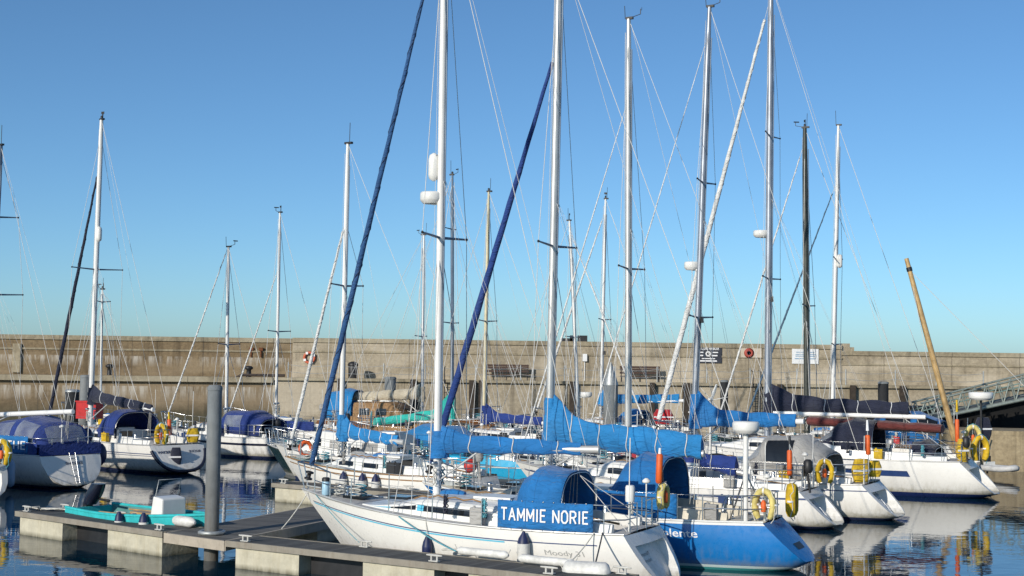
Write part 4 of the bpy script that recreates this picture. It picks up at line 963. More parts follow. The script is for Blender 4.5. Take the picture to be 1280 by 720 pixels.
# radar on a pole at the stern (fixed to the boat)
pc = h_.sheer(.045, 1, 0, .18); pt = loc_(atY(934, 541, wpt_(pc).y)); pt = Vector((pc.x, pc.y, pt.z))
q = MB(); q.tube([pc, pt], .06, 10); rp = q.build('radar_pole', WHITE, r_)
radar(rp, pt + Vector((0, 0, .05)), .3, .2)
q = MB(); q.tube([pt.lerp(pc, .45), h_.sheer(.09, 1, .02, .5)], .02, 6); q.tube([pt.lerp(pc, .45), h_.sheer(.0, 1, .02, .5)], .02, 6); q.build('pole_brace', STEEL, rp)

# 3..5 whites with reverse transoms
S3 = at(1011, 612, 1.05); HD3 = 152.0; sx3 = ax_at(S3, HD3, 785, 2.0)
yacht('third', 'white yacht behind the blue hulled yacht with dark blue bundled sail', S3, HD3, 9.4, 3.1, 1.05, 1.4, tr=.92, rake=1.4, wb=.62, tb=.12, recess=.34,
      stripes=((.16, .05, DBLUE, .0, .98),), ck=(.05, .32), c0=.34, c1=.76, ch=.44, wins=((.36, .42, .3, .8, DARKG, 'window'), (.45, .53, .3, .8, DARKG, 'window'), (.56, .62, .3, .8, DARKG, 'window')),
      mast=(sx3, 786, 24, .088, ALU), spreaders=((.43, 1.0),), hounds=.98,
      furl=(WHITEC, .024, .80), furltie=False, boom=boomspec(S3, HD3, (786, 560), (922, 590), ALU, RBLUE, .34, .42, 0), cw0=.17, cw1=.22, ties=2, lump=.05,
      tname=(('Seagull', .62, .09, -.3, .3, DARKL),), ladder=True, ngear=4)
S4 = at(1089, 604, 1.05); HD4 = 151.0; sx4 = ax_at(S4, HD4, 866, 2.0)
yacht('fourth', 'white yacht with a pale grey cockpit tent and azure sail cover', S4, HD4, 9.8, 3.2, 1.05, 1.4, tr=.92, rake=1.4, wb=.66, tb=.12, recess=.34,
      stripes=((.30, .16, DBLUE, .12, .42), (.14, .03, DBLUE, .0, .98)), ck=(.05, .33), c0=.35, c1=.77, ch=.42,
      canopies=(([(3.75, .95, 1.55, 1.35), (3.1, 1.12, 2.35, 1.2), (2.0, 1.18, 2.42, 1.15), (1.15, 1.15, 1.9, 1.15)], GREYC, ((0, 2, 6, CLEAR), (0, 8, 12, CLEAR), (1, 1.2, 4.5, DARKG), (1, 9.5, 12.8, CLEAR)), 'cockpit_tent'),),
      mast=(sx4, 887, 9, .09, ALUG), spreaders=((.305, 1.0), (.605, .8)), hounds=.98,
      furl=(WHITEC, .022, .92), furltie=False, boom=boomspec(S4, HD4, (869, 527), (998, 527), ALUW, MBLUE, .48, .22, .62), tiem=LETTER, lo0=-.15, cw0=.17, cw1=.13, ties=3, lump=.02,
      mastkit=(('box', .3, 0), ('radar', .415, .28, .24)), tname=(('MARINA JOY', .62, .1, -.55, .55, DARKL),), ladder=True)
S5 = at(1207, 577, 1.22); HD5 = 153.0; sx5 = ax_at(S5, HD5, 959, 2.0)
yacht('fifth', 'largest white yacht at the right with navy boom cover and navy sprayhood', S5, HD5, 11.8, 3.7, 1.25, 1.65, MATS['hull_white_navyboot'], tr=1.1, rake=1.5, wb=.66, tb=.14, recess=.4,
      stripes=((.33, .2, DBLUE, .16, .72),), ck=(.05, .33), c0=.35, c1=.78, ch=.42, wins=((.38, .43, .3, .8, DARKG, 'window'), (.46, .54, .3, .8, DARKG, 'window'), (.57, .64, .3, .8, DARKG, 'window')),
      hood=(NAVY, (-1.1, -.35, 1.0), 1.2, 1.15, .25, ((0, 2.0, 6, CLEAR), (0, 8, 12, CLEAR))),
      canopies=(([(1.7, 1.0, 1.85, 1.3), (1.3, 1.02, 1.95, 1.3), (.9, 1.0, 1.7, 1.3)], NAVY, (), 'cockpit_cover'),),
      mast=(sx5, 964, -20, .115, ALUG), spreaders=((.345, 1.15), (.66, .95)), hounds=.985, split=True,
      furl=(WHITEC, .10, .95), boom=boomspec(S5, HD5, (963, 516), (1140, 521), ALUW, NAVY, .78, .50, .35), lo0=.07, cw0=.17, cw1=.13, ties=4, tiem=LETTER, boomext=.6,
      mastkit=(('radar', .44, .3, .3), ('box', .3, 0)), wheel=True, tname=(('SEA LARK', .78, .1, -.5, .5, DARKL),))
r_, h_, wpt_, loc_ = BOATS['fifth']
q = MB(); b0 = sx5 - .3; rows = []
for i in range(13):
    u = i / 12; x_ = lerp(sx5 - 1.6, sx5 - 6.4, u); zz = lerp(2.75, 2.62, u) - .12
    rows.append([Vector((x_, .0 + .42 * math.cos(a_), zz - .16 + .17 * math.sin(a_) * (1 + .1 * math.sin(i * 2)))) for a_ in [2 * math.pi * j / 10 for j in range(10)]])
q.loft(rows, True, True); q.build('sail_bundle', MAROON, r_)

# left hand boats
S6 = at(88, 569, 1.12); HD6 = 140.0
yacht('zenithe', 'white yacht at the left with a full blue cockpit canopy and stern ladder', S6, HD6, 9.6, 2.95, 1.12, 1.45, e0=.72, tr=.45, rake=1.2, wb=.80, tb=.10,
      c0=.36, c1=.76, dodgers=((.07, .33, .05, .66, MBLUE, ('ZENITHE', .06, .95, .3, .72, .03), LETTER), (.02, .085, .0, .45, RBLUE, None, None)),
      canopies=(([(4.6, .95, 1.62, 1.4), (3.4, 1.08, 2.2, 1.35), (1.9, 1.14, 2.4, 1.3), (.55, 1.08, 2.2, 1.2), (.12, 1.1, 1.5, 1.15)], RBLUE, ((0, 2, 6, CLEAR), (0, 8, 12, CLEAR), (1, 1, 4, CLEAR), (2, 1.0, 4.6, CLEAR), (2, 9.4, 13, CLEAR), (3, 4.6, 9.4, CLEAR)), 'cockpit_canopy'),),
      mast=(5.6, 1, 182, .09, ALUB), spreaders=((.48, 1.15), (.75, .8)), boom=boomspec(S6, HD6, (-40, 517), (62, 513), ALUW, None, 0, 0, 0), boomext=.15,
      furl=(NAVY, .06, .95), ladder=True, tname=(('ZENITHE', .82, .08, -.35, .25, DARKL),))
q = MB(); h_ = BOATS['zenithe'][1]
q = MB(); q.loft([[Vector((-.03, lerp(-1.2, 1.2, i / 10), 1.14 + .0)), Vector((-.01, lerp(-1.2, 1.2, i / 10), 1.52 + .03 * math.sin(i * 2)))] for i in range(11)], False, False); q.build('stern_cloth', RBLUE, BOATS['zenithe'][0])
S7 = at(221, 556, 1.1); HD7 = 138.0; sx7 = ax_at(S7, HD7, 113, 2.0)
yacht('meridian', 'white yacht with a navy sail cover and a rounded dark edged stern', S7, HD7, 9.8, 3.1, 1.1, 1.4, e0=.72, tr=.6, rake=1.3, wb=.80, tb=.12,
      stripes=((.3, .03, DBLUE, .0, .97), (.38, .02, DBLUE, .0, .97)), tedge=NAVYP, c0=.36, c1=.76, hood=(RBLUE, (-.8, -.1, .9), 1.1, 1.1, .3, ((0, 2.2, 5.6, CLEAR), (0, 8, 12, CLEAR))),
      mast=(sx7, 127, 150, .09, ALUW), spreaders=((.51, 1.2),), hounds=.95, furl=(NAVY, .075, .84), boom=boomspec(S7, HD7, (115, 499), (192, 512), ALUW, NAVY, .42, .2, .25), ties=4, boomext=.1, tiem=LETTER,
      tname=(('MERIDIAN', .80, .1, .2, .8, DARKL), ('BUCKIE', .80, .09, -.8, -.35, DARKL)), mastkit=(('reflector', .60, -.13),))
S8 = at(352, 549, .85); HD8 = 147.0; sx8 = ax_at(S8, HD8, 283, 1.7)
yacht('smallblue', 'small white yacht with a royal blue canopy right of the tall pile', S8, HD8, 7.6, 2.6, .9, 1.2, tr=.3, rake=.9, wb=.7, tb=.1, c0=.36, c1=.76, ch=.4, wins=((.40, .5, .3, .75, DARKG, 'window'), (.53, .62, .3, .75, DARKG, 'window')),
      stripes=((.22, .1, NAVYP, .0, .97),), canopies=(([(3.5, .8, 1.5, 1.15), (2.8, .98, 2.05, 1.1), (1.5, 1.0, 2.1, 1.05), (.5, .95, 1.75, 1.0)], RBLUE, ((0, 2, 6, CLEAR), (0, 8, 12, CLEAR), (1, .8, 3.6, CLEAR), (1, 10, 13, CLEAR)), 'cockpit_canopy'),),
      mast=(sx8, 285.5, 309, .07, ALUW), spreaders=((.45, .7),), furl=(WHITEC, .035, .99), wire=.011)
S9 = at(425, 541, .9); HD9 = 146.0; sx9 = ax_at(S9, HD9, 345, 1.8)
yacht('clutter', 'white yacht with a crowded deck behind the rolled white headsail', S9, HD9, 7.8, 2.6, .95, 1.25, c0=.36, c1=.76, ch=.4, mast=(sx9, 350, 266, .065, ALUW), spreaders=((.42, .8),), furl=(WHITEC, .035, .72), wire=.011,
      dodgers=((.1, .34, .05, .5, RBLUE, None, None),), ngear=8)
S10 = at(548, 599, 1.0)
Bq = at(357, 573, 1.15); HD10 = 146.0; dq = Vector((math.cos(R(HD10)), math.sin(R(HD10)), 0)); S10 = Bq - dq * 8.2; sx10 = ax_at(S10, HD10, 426, 1.7)
yacht('tealdeck', 'white yacht with pale teal decks beyond the second finger pontoon', S10, HD10, 8.2, 2.6, 1.0, 1.2, tr=.4, rake=1.2, wb=.6, deckm=TEALD, c0=.36, c1=.74, ch=.36, toem=TEAK, wins=((.42, .5, .3, .8, DARKG, 'window'), (.55, .63, .3, .8, DARKG, 'window')),
      stripes=((.1, .04, TEAK, .0, .98),), mast=(sx10, 435, 180, .075, ALUW), spreaders=((.55, .8),), hounds=.75, furl=(WHITEC, .055, .745), fsf=.745,
      boom=boomspec(S10, HD10, (427, 543), (498, 552), ALU, SBLUE, .36, .2, .45), ties=5, tiem=LETTER, lump=.03)
S11 = at(548, 575, 1.0); HD11 = 150.0
yacht('cruiser', 'white cabin boat with square curtained windows behind the teal decked yacht', S11, HD11, 7.4, 2.7, 1.0, 1.25, c0=.22, c1=.80, ch=.78, cw=.72, cs=.3, ck=(.04, .2), name='cabin_boat', cat='cabin boat', group='cabin boats',
      wins=((.27, .36, .35, .8, GREYC, 'window'), (.46, .56, .35, .8, GREYC, 'window'), (.62, .68, .4, .8, DARKG, 'window')), cabm=WHITE, stripes=((.2, .12, DBLUE, .0, .5),))
S12 = at(684, 592, .75); HD12 = 148.0
yacht('azure', 'small open boat with a bright azure hull behind the white yacht', S12, HD12, 6.4, 2.3, .95, 1.15, HAZ, tr=.2, rake=.8, wb=.75, c0=.5, c1=.8, ch=.22, ck=(.06, .48), name='day_boat', cat='open boat', group='open boats', deckm=AZURE, cabm=AZURE, rails=False, wins=(), hatchm=AZURE)

yacht('midwhite', 'low white yacht without a mast between the azure boat and the red locker', at(806, 585, 1.0), 151.0, 7.6, 2.6, .95, 1.2, c0=.34, c1=.76, ch=.4, stripes=((.2, .08, LBLUE, .0, .97),), hood=(WHITEC, (-.7, -.1, .7), .95, .8, .25, ()), group='cabin boats', name='cabin_boat', cat='cabin boat', nclut=8)
yacht('navycover', 'small dark hulled boat under a navy cover behind the teal decked yacht', at(492, 572, .9), 148.0, 6.2, 2.2, .85, 1.1, HGREEN, c0=.5, c1=.8, ch=.3, canopies=(([(3.4, .7, 1.35, 1.0), (2.4, .95, 1.7, .95), (1.2, .95, 1.7, .92), (.2, .85, 1.2, .9)], NAVY, (), 'boat_cover'),), group='open boats', name='day_boat', cat='open boat')
yacht('squarecabin', 'white cabin boat with a long row of dark windows behind the tall white mast', at(846, 556, 1.0), 152.0, 8.6, 2.8, 1.0, 1.25, c0=.2, c1=.8, ch=.62, cw=.7, cs=.3, ck=(.04, .18), wins=((.25, .34, .4, .8, DARKG, 'window'), (.38, .47, .4, .8, DARKG, 'window'), (.51, .6, .4, .8, DARKG, 'window')), group='cabin boats', name='cabin_boat', cat='cabin boat', nclut=8, stripes=((.25, .1, RED, .0, .9),))
yacht('bluecovered', 'small white boat with a bright blue fitted cover near the teal sail cover', at(600, 560, .95), 149.0, 6.8, 2.4, .9, 1.15, c0=.5, c1=.8, ch=.3, canopies=(([(3.7, .7, 1.45, 1.05), (2.6, 1.0, 1.85, 1.0), (1.2, 1.0, 1.8, .95), (.2, .9, 1.25, .92)], SBLUE, (), 'boat_cover'),), group='open boats', name='day_boat', cat='open boat', nclut=8)
# far side of the basin
def far_boat(key, label, mpx, mbase, top, depth, hd, L, B, smast, mmat, **k):
    P = atY(mpx, 500, depth); d = Vector((math.cos(R(hd)), math.sin(R(hd)), 0)); S_ = Vector((P.x, P.y, 0)) - d * smast; S_.z = 1.0
    k.setdefault('wire', .012); k.setdefault('spreaders', ((.45, .8),))
    rad = k.pop('rad', .07); bp = k.pop('boompx', None)
    if bp: k['boom'] = boomspec(S_, hd, *bp)
    return yacht(key, label, S_, hd, L, B, 1.0, 1.35, mast=(smast, top[0], top[1], rad, mmat), **k)
far_boat('ketch', 'brown wooden motor sailer with a beige rolled sail and blue wheelhouse canvas', 528, 500, (530, 294), 78, -20, 10.5, 3.2, 5.9, ALUW, hm=HBROWN, boompx=((527, 497), (443, 498), CREAMM, BEIGE, .55, .36, .3), cw0=.3, cw1=.18, ties=4, tiem=NAVYP, cabm=TEAK, deckm=TEAK, c0=.2, c1=.55, ch=1.0, wins=((.24, .3, .4, .85, DARKG, 'window'), (.34, .4, .4, .85, DARKG, 'window')), fsf=.9,
         canopies=(([(2.0, 1.0, 2.7, 1.1), (1.4, 1.1, 2.8, 1.1), (.5, 1.1, 2.6, 1.1)], SBLUE, (), 'wheelhouse_canvas'),))
far_boat('tealcover', 'dark hulled wooden yacht with a bright teal sail cover', 566, 480, (565.5, 219), 68, -24, 9.0, 2.8, 4.9, ALUB, hm=HGREEN, boompx=((566, 519), (468, 530), WOODM, TEALC, .4, .28, .95), cw0=.16, cw1=.12, ties=3, cabm=TEAK, deckm=TEAK, toem=TEAK, c0=.36, c1=.7, spreaders=((.4, .9), (.78, .6)))
far_boat('creammast', 'yacht with a cream painted mast and short royal blue sail cover', 605, 520, (611, 240), 63, 152, 8.2, 2.7, 4.7, CREAMM, boompx=((607, 524), (680, 529), ALUW, RBLUE, .38, .25, .4), ties=3, c0=.36, spreaders=((.45, .8),))
far_boat('leaner', 'white yacht with a slightly leaning white mast left of the grey pile', 724, 515, (712, 276), 70, -28, 8.5, 2.7, 4.8, ALUW, c0=.36, furl=(WHITEC, .04, .93), mastkit=(('radar', .13, .45, .3),), spreaders=((.42, .8),), backstay=True)
far_boat('blueboom', 'white yacht with a low azure sail cover in front of the pale wall', 751, 500, (757, 249), 74, 153, 9.0, 2.8, 5.0, ALUW, boompx=((752, 502), (850, 501), ALUW, SBLUE, .38, .34, .25), ties=4, tiem=NAVYP, furl=(WHITEC, .06, .93), c0=.36, mastkit=(('box', .3, 0),), hood=(RED and SBLUE, (-.7, -.1, .8), .95, .9, .25, ()))
far_boat('thinmast', 'yacht with a thin short mast behind the navy sail cover at the left', 126, 490, (128, 362), 72, 142, 7.0, 2.4, 3.8, ALUW, rad=.05, spreaders=((.9, .4),))
far_boat('darkwood', 'yacht with a dark wooden mast between two white masted yachts', 1009, 520, (1006, 160), 60, 152, 9.5, 2.9, 5.2, WOODD, rad=.12, hm=HGREEN, furl=(WHITEC, .04, .93), spreaders=((.42, .9),), c0=.36, cabm=TEAK)
far_boat('bluewindows', 'white yacht with a blue windowed canopy near the foot of the gangway', 1040, 490, (1048, 157), 65, 153, 9.8, 3.0, 5.4, ALUW, rad=.085, furl=(cloth('cloth_steel_blue', (0.07, 0.13, 0.20)), .045, .8), mastkit=(('reflector', .53, -.2),), spreaders=((.28, .8), (.56, .8)), c0=.36,
         canopies=(([(3.6, 1.0, 1.9, 1.4), (2.9, 1.15, 2.5, 1.3), (1.5, 1.2, 2.5, 1.2), (.4, 1.15, 2.1, 1.15)], MBLUE, ((0, 2, 6, CLEAR), (1, .8, 5, DARKG), (1, 9, 13, CLEAR), (2, .8, 5, DARKG)), 'cockpit_canopy'),), stripes=((.25, .16, DBLUE, .0, .9),))
# partial boat at the left edge; tall canopy added to shade its neighbour
S0 = at(-34, 582, 1.1); HD0 = 140.0
yacht('leftmost', 'white yacht cut off by the left edge with yellow lifebuoys on its rail', S0, HD0, 9.2, 3.1, 1.1, 1.4, tr=.6, recess=.15, c0=.36, canopies=(([(4.6, 1.0, 1.62, 1.4), (3.4, 1.2, 2.5, 1.35), (1.9, 1.25, 2.65, 1.3), (1.2, 1.2, 2.4, 1.2)], RBLUE, ((0, 2, 6, CLEAR), (1, 1, 4, CLEAR)), 'cockpit_canopy'),), dodgers=((.1, .4, .05, .66, RBLUE, None, None),), mast=(5.4, -130, 150, .09, ALU))

# ------------------------------------------------------------------ loose things
def st_px(key, px, side, dz=0.0):
    r_, h_, wpt_, loc_ = BOATS[key]; best = min(range(0, 201), key=lambda i: abs(proj(wpt_(h_.sheer(i / 200, side, dz)))[0] - px)); return best / 200
def fender(key, px, zc, label, ln=.62, rd=.11, side=1, cap=FENDB, body=FENDW, group='fenders hung along hulls'):
    r_, h_, wpt_, loc_ = BOATS[key]; t_ = st_px(key, px, side); p_ = h_.pz(t_, zc, side, rd + .02); top = h_.sheer(t_, side, .02)
    W = wpt_(p_); Wt = wpt_(top); r = thing('fender', label, 'fender', (W.x, W.y, W.z), 0, group)
    m_ = MB(); m_.lathe([(.03, -ln / 2 - .03), (rd * .75, -ln / 2), (rd, -ln / 2 + .09), (rd, ln / 2 - .1)], n=14); m_.build('body', body, r)
    m_ = MB(); m_.lathe([(rd, ln / 2 - .1), (rd * .82, ln / 2), (.045, ln / 2 + .1), (.03, ln / 2 + .14)], n=14); m_.build('cap', cap, r)
    tubeobj('lanyard', [Vector((0, 0, ln / 2 + .12)), Wt - W + Vector((0, 0, .55 if top.z - p_.z < .4 else .02))], .009, ROPE, r, 5)
def horseshoe(px, py, Y, yaw, size, mat, label, group=None, light=True):
    c = atY(px, py, Y); r = thing('horseshoe_lifebuoy', label, 'lifebuoy', c, yaw, group); m_ = MB()
    pts = []; n_ = 16
    for i in range(n_ + 1):
        a = R(-52 + 284 * i / n_); pts.append(Vector((size * .66 * math.cos(a), 0, size * math.sin(a) * (1.0 if math.sin(a) > 0 else 1.25))))
    m_.tube(pts, [size * .26] + [size * .36] * (n_ - 1) + [size * .26], 9, r2=size * .24); m_.build('float', mat, r)
    for i in (3, 8, 13):
        q = MB(); t_ = (pts[i + 1] - pts[i - 1]).normalized(); q.tube([pts[i] - t_ * size * .06, pts[i] + t_ * size * .06], size * .375, 9, r2=size * .255); q.build('reflective_band', LETTER, r)
    q = MB(); q.tube([Vector((0, .03, -size)), Vector((0, .03, size * 1.0))], .02, 6); q.tube([Vector((-size * .8, .03, -size * .2)), Vector((size * .8, .03, -size * .2))], .02, 6); q.build('holder', STEEL, r)
    q = MB(); q.tube([p_ * 1.32 + Vector((0, -size * .12 + .04 * math.sin(i * 2.2), -.03 * (i % 2))) for i, p_ in enumerate(pts)], .011, 5); q.build('grab_line', ROPE if size < .35 else ROPEB, r)
    if light:
        q = MB(); q.lathe([(.05, 0), (.06, .05), (.06, .2), (.03, .26)], (0, -.05, -size * .5), 8); q.build('safety_light', ORANGE, r)
def danbuoy(px0, py0, px1, py1, f0, f1, Y, label, flag=None):
    a = atY(px0, py0, Y); b_ = atY(px1, py1, Y); r = thing('danbuoy', label, 'danbuoy', a); b_ = b_ - a; o = Vector((0, 0, 0))
    tubeobj('pole', [o, b_], .018, GALV, r, 6); m_ = MB(); m_.tube([o.lerp(b_, f0), o.lerp(b_, f0 + .02), o.lerp(b_, f1 - .02), o.lerp(b_, f1)], [.05, .075, .075, .05], 10); m_.build('float', ORANGE, r)
    q = MB(); e = o.lerp(b_, 1.0); g = o.lerp(b_, .8 if flag else .88)
    q.tube([g, e], [.05, .03], 7); q.build('rolled_flag', flag or BLACK, r)
def rope(name, a, b_, d, r_, mat, label, cat='rope'):
    o = tubeobj(name, sag(a, b_, d, 10), r_, mat); return tag(o, label, cat)

# fenders and lines of the white yacht in front
RT, HT, WT, LCT = BOATS['tammie']
fender('tammie', 651, .66, 'white fender with navy top hung below the name cloth', .6, .13)
fender('tammie', 533, .58, 'navy topped fender low on the white hull below the mast', .3, .11, body=FENDB)
def lying(px, py, z, ln, rd, yaw, label, mat=FENDW, group='fenders hung along hulls', ribs=True):
    c = at(px, py, z); r = thing('fender', label, 'fender', c, yaw, group); m_ = MB(); prof = [(.03, -ln / 2 - .05), (rd * .8, -ln / 2)]
    n_ = 14 if ribs else 5
    for i in range(n_ + 1): prof.append((rd * (1 - (.06 if ribs and i % 2 else 0)), -ln / 2 + .05 + (ln - .1) * i / n_))
    prof += [(rd * .8, ln / 2), (.03, ln / 2 + .05)]
    m_.lathe(prof, n=12, M=Matrix.Rotation(R(90), 3, 'Y')); m_.build('body', mat, r)
    for s_ in (-1, 1): tubeobj('lanyard', [(s_ * (ln / 2 + .03), 0, 0), (s_ * (ln / 2 + .1), 0, .12)], .01, ROPE, r, 5)
fa = math.atan2(fd.y, fd.x)
lying(603, 691, .70, 1.15, .085, fa, 'ribbed white fender lying along the pontoon left of the navy topped fender')
lying(683, 701, .70, 1.2, .085, fa, 'ribbed white fender lying along the pontoon right of the navy topped fender')
lying(733, 714, .60, .85, .19, fa + .3, 'fat white fender at the stern quarter of the white yacht', ribs=False)
lying(395, 656, .45, .55, .12, fa + .1, 'white fender floating between the bow and the walkway', ribs=False)
bw_ = WT(Vector((LT - .25, .1, 1.5)))
rope('mooring_line', bw_, at(352, 661, ZD + .1), .05, .014, ROPE, 'white mooring line from the bow down to the walkway cleat')
rope('mooring_line', WT(HT.sheer(.93, 1)), at(449, 678, ZD + .02), .04, .009, ROPEB, 'thin dark mooring line dropping from the bow to the pontoon')
rope('mooring_line', WT(HT.sheer(.60, 1)), at(570, 689, ZD + .12), .05, .016, ROPEB, 'doubled blue green spring line amidships on the white yacht')
rope('mooring_line', WT(HT.sheer(.07, 1, .05)), at(712, 703, ZD + .06), .04, .013, ROPE, 'white stern line running forward to the pontoon')
rope('mooring_line', WT(HT.sheer(.05, 1, .05)), at(742, 713, ZD + .05), .02, .016, paint('rope_dark', (0.05, 0.06, 0.07), .9), 'dark stern line dropping straight to the fat white fender')
def coil(px, py, label, z=ZD + .02, n=34, r0=.22, mat=ROPE, seed=3):
    g = random.Random(seed); c = at(px, py, z); m_ = MB(); m_.tube([c + Vector((r0 * (.5 + .5 * g.random()) * math.cos(i * .8) * 1.5, r0 * (.5 + .5 * g.random()) * math.sin(i * .8), .012 * (i % 8))) for i in range(n)], .018, 5)
    tag(m_.build('coiled_rope', mat), label, 'rope')
coil(571, 690, 'tangle of rope on the pontoon beside the midship spring line', seed=4)
coil(73, 638, 'heap of white rope on the left end of the pontoon', n=60, r0=.3, seed=5)
coil(42, 637, 'small white rope bundle at the very left tip of the pontoon', n=24, r0=.15, seed=6)
coil(247, 651, 'loose pale rope on the pontoon by the tall pile', n=40, r0=.22, seed=8)
dY = WT(Vector((.12, -.95, 0))).y
danbuoy(822, 652, 825, 560, .52, .92, dY, 'orange danbuoy with pale pole on the stern rail of the front yacht', LETTER)
horseshoe(829, 621, dY + .1, R(60), .25, PYEL, 'yellow horseshoe lifebuoy seen edge on beside the orange danbuoy')
q = MB(); aP = WT(Vector((.15, .35, 1.72))); q.lathe([(.09, 0), (.1, .03), (.1, .3), (.08, .34)], aP, 12); q.tube([aP, aP - Vector((0, 0, .6))], .02); tag(q.build('stern_lamp', WHITE), 'white cylinder lamp on the stern rail of the front yacht', 'lamp')
# yellow and orange safety gear of the other boats
vY = BOATS['valente'][2](Vector((.25, 0, 0))).y
horseshoe(955, 631, vY - .55, R(-25), .31, PYEL, 'large pale yellow horseshoe lifebuoy on the stern of the blue yacht')
horseshoe(990, 626, vY + .5, R(70), .34, YEL, 'dark yellow horseshoe lifebuoy turned edge on at the blue transom')
Y3, Y4, Y5 = BOATS['third'][2](Vector((.3, 0, 0))).y, BOATS['fourth'][2](Vector((.3, 0, 0))).y, BOATS['fifth'][2](Vector((.3, 0, 0))).y
danbuoy(987, 625, 987, 545, .38, .78, Y3 - .4, 'orange danbuoy standing above the transom of the yacht behind the blue one')
danbuoy(1086, 592, 1084, 525, .35, .72, Y4 - .5, 'orange and white danbuoy left of the yellow life sling', LETTER)
danbuoy(1197, 575, 1196, 500, .3, .68, Y5 - .5, 'orange danbuoy with a yellow flag on the rightmost yacht', YEL)
horseshoe(1031, 590, Y4 - 1.2, R(-20), .32, YEL, 'yellow horseshoe lifebuoy on the rail left of the yellow life sling')
def bag(px, py, Y, sx_, sz_, mat, name, label, cat, yaw=0.3, sy=.25):
    c = atY(px, py, Y); m_ = MB(); g = random.Random(px); rings = []
    for i in range(8):
        u = i / 7; k_ = .62 + .4 * math.sin(math.pi * (.12 + .8 * u)); rings.append([c + Matrix.Rotation(yaw, 3, 'Z') @ Vector((sx_ / 2 * k_ * math.copysign(abs(math.cos(a)) ** .6, math.cos(a)) * g.uniform(.93, 1.07), sy / 2 * k_ * math.copysign(abs(math.sin(a)) ** .6, math.sin(a)), (u - .5) * sz_)) for a in [2 * math.pi * j / 14 for j in range(14)]])
    m_.loft(rings, True, True); r = m_.build(name, mat); tag(r, label, cat)
    q = MB(); q.box(c + Vector((0, -sy * .52, 0)), (sx_ * 1.02, .03, .06), yaw); q.build('strap', LETTER, r); return r
YELC = cloth('cloth_yellow', (0.62, 0.40, 0.012))
bag(1076, 588, Y4 - .3, .56, .68, YELC, 'life_sling', 'yellow life sling bag beside the orange and white danbuoy', 'life sling')
bag(1093, 586, Y4 + .1, .42, .48, YELC, 'life_sling', 'smaller yellow bag right of the tall yellow life sling', 'life sling')
bag(1203, 563, Y5 - .6, .42, .8, YELC, 'life_sling', 'tall yellow life sling bag on the rail of the rightmost yacht', 'life sling')
horseshoe(1225, 561, Y5 + .1, R(15), .40, YEL, 'bright yellow horseshoe lifebuoy at the right stern quarter', light=False)
horseshoe(1216, 546, Y5 + .5, R(-10), .36, PYEL, 'faded yellow horseshoe lifebuoy above the bright yellow one')
bag(1229, 536, Y5 + .6, .62, .8, NAVY, 'outboard_cover', 'navy cover over an outboard on the right stern rail', 'cover')
q = MB(); c = atY(1227, 560, Y5 + .4); e = atY(1226, 498, Y5 + .4); q.tube([c, e], .04, 8); pr = q.build('pole', BLACK); tag(pr, 'dark pole with a white radar dome above the right stern', 'radar pole'); pr.name = 'radar_mast'
radar(pr, e, .42, .22)
# far left
horseshoe(202, 543, BOATS['meridian'][2](Vector((.2, 0, 0))).y - .3, R(-30), .36, YEL, 'yellow horseshoe lifebuoy on the stern of the yacht with navy sail cover')
bag(241, 544, BOATS['meridian'][2](Vector((.2, 0, 0))).y + .5, .5, .55, YELC, 'life_sling', 'small yellow bag on the rail left of the tall pile', 'life sling')
danbuoy(213, 560, 211, 515, .35, .8, BOATS['meridian'][2](Vector((.2, 0, 0))).y, 'short danbuoy with yellow cap beside the left yellow lifebuoy', YEL)
q = BOATS['meridian']; bag(220, 571, q[2](Vector((-.5, 0, 0))).y - .1, .42, .72, NAVY, 'outboard_motor', 'navy covered outboard hung on the rounded white stern', 'outboard motor')
b0y = BOATS['leftmost'][2](Vector((.2, 0, 0))).y
horseshoe(3, 566, b0y - .2, R(-20), .36, YEL, 'yellow horseshoe lifebuoy at the left edge of the picture', 'yellow lifebuoys at the left edge')
bag(9, 564, b0y + .4, .26, .45, YELC, 'life_sling', 'yellow life sling bag beside the leftmost lifebuoy', 'life sling')
c = at(13, 592, .6); fr = thing('fender', 'pale blue fender hung at the left edge by the stern', 'fender', c, 0, 'fenders hung along hulls'); m_ = MB(); m_.lathe([(.03, -.45), (.13, -.38), (.15, -.25), (.15, .3), (.1, .4), (.03, .5)], n=12); m_.build('body', paint('fender_pale_blue', (0.32, 0.42, 0.55), .5), fr)
for px, py, rd, lab in ((124, 568, .36, 'round navy fender between the canopied yacht and its neighbour'), (109, 545, .26, 'smaller dark round fender above the round navy one')):
    Yq = BOATS['zenithe'][2](Vector((.6, -1.3, 0))).y; c = atY(px, py, Yq + .3); m_ = MB(); m_.ball((0, 0, 0), rd, 14, 0, (.75, .75, 1.15)); fr = thing('ball_fender', lab, 'fender', c); m_.build('body', FENDB, fr); q = MB(); q.tube([(0, 0, rd * 1.1), (0, 0, rd * 1.7)], .012); q.build('lanyard', ROPE, fr)
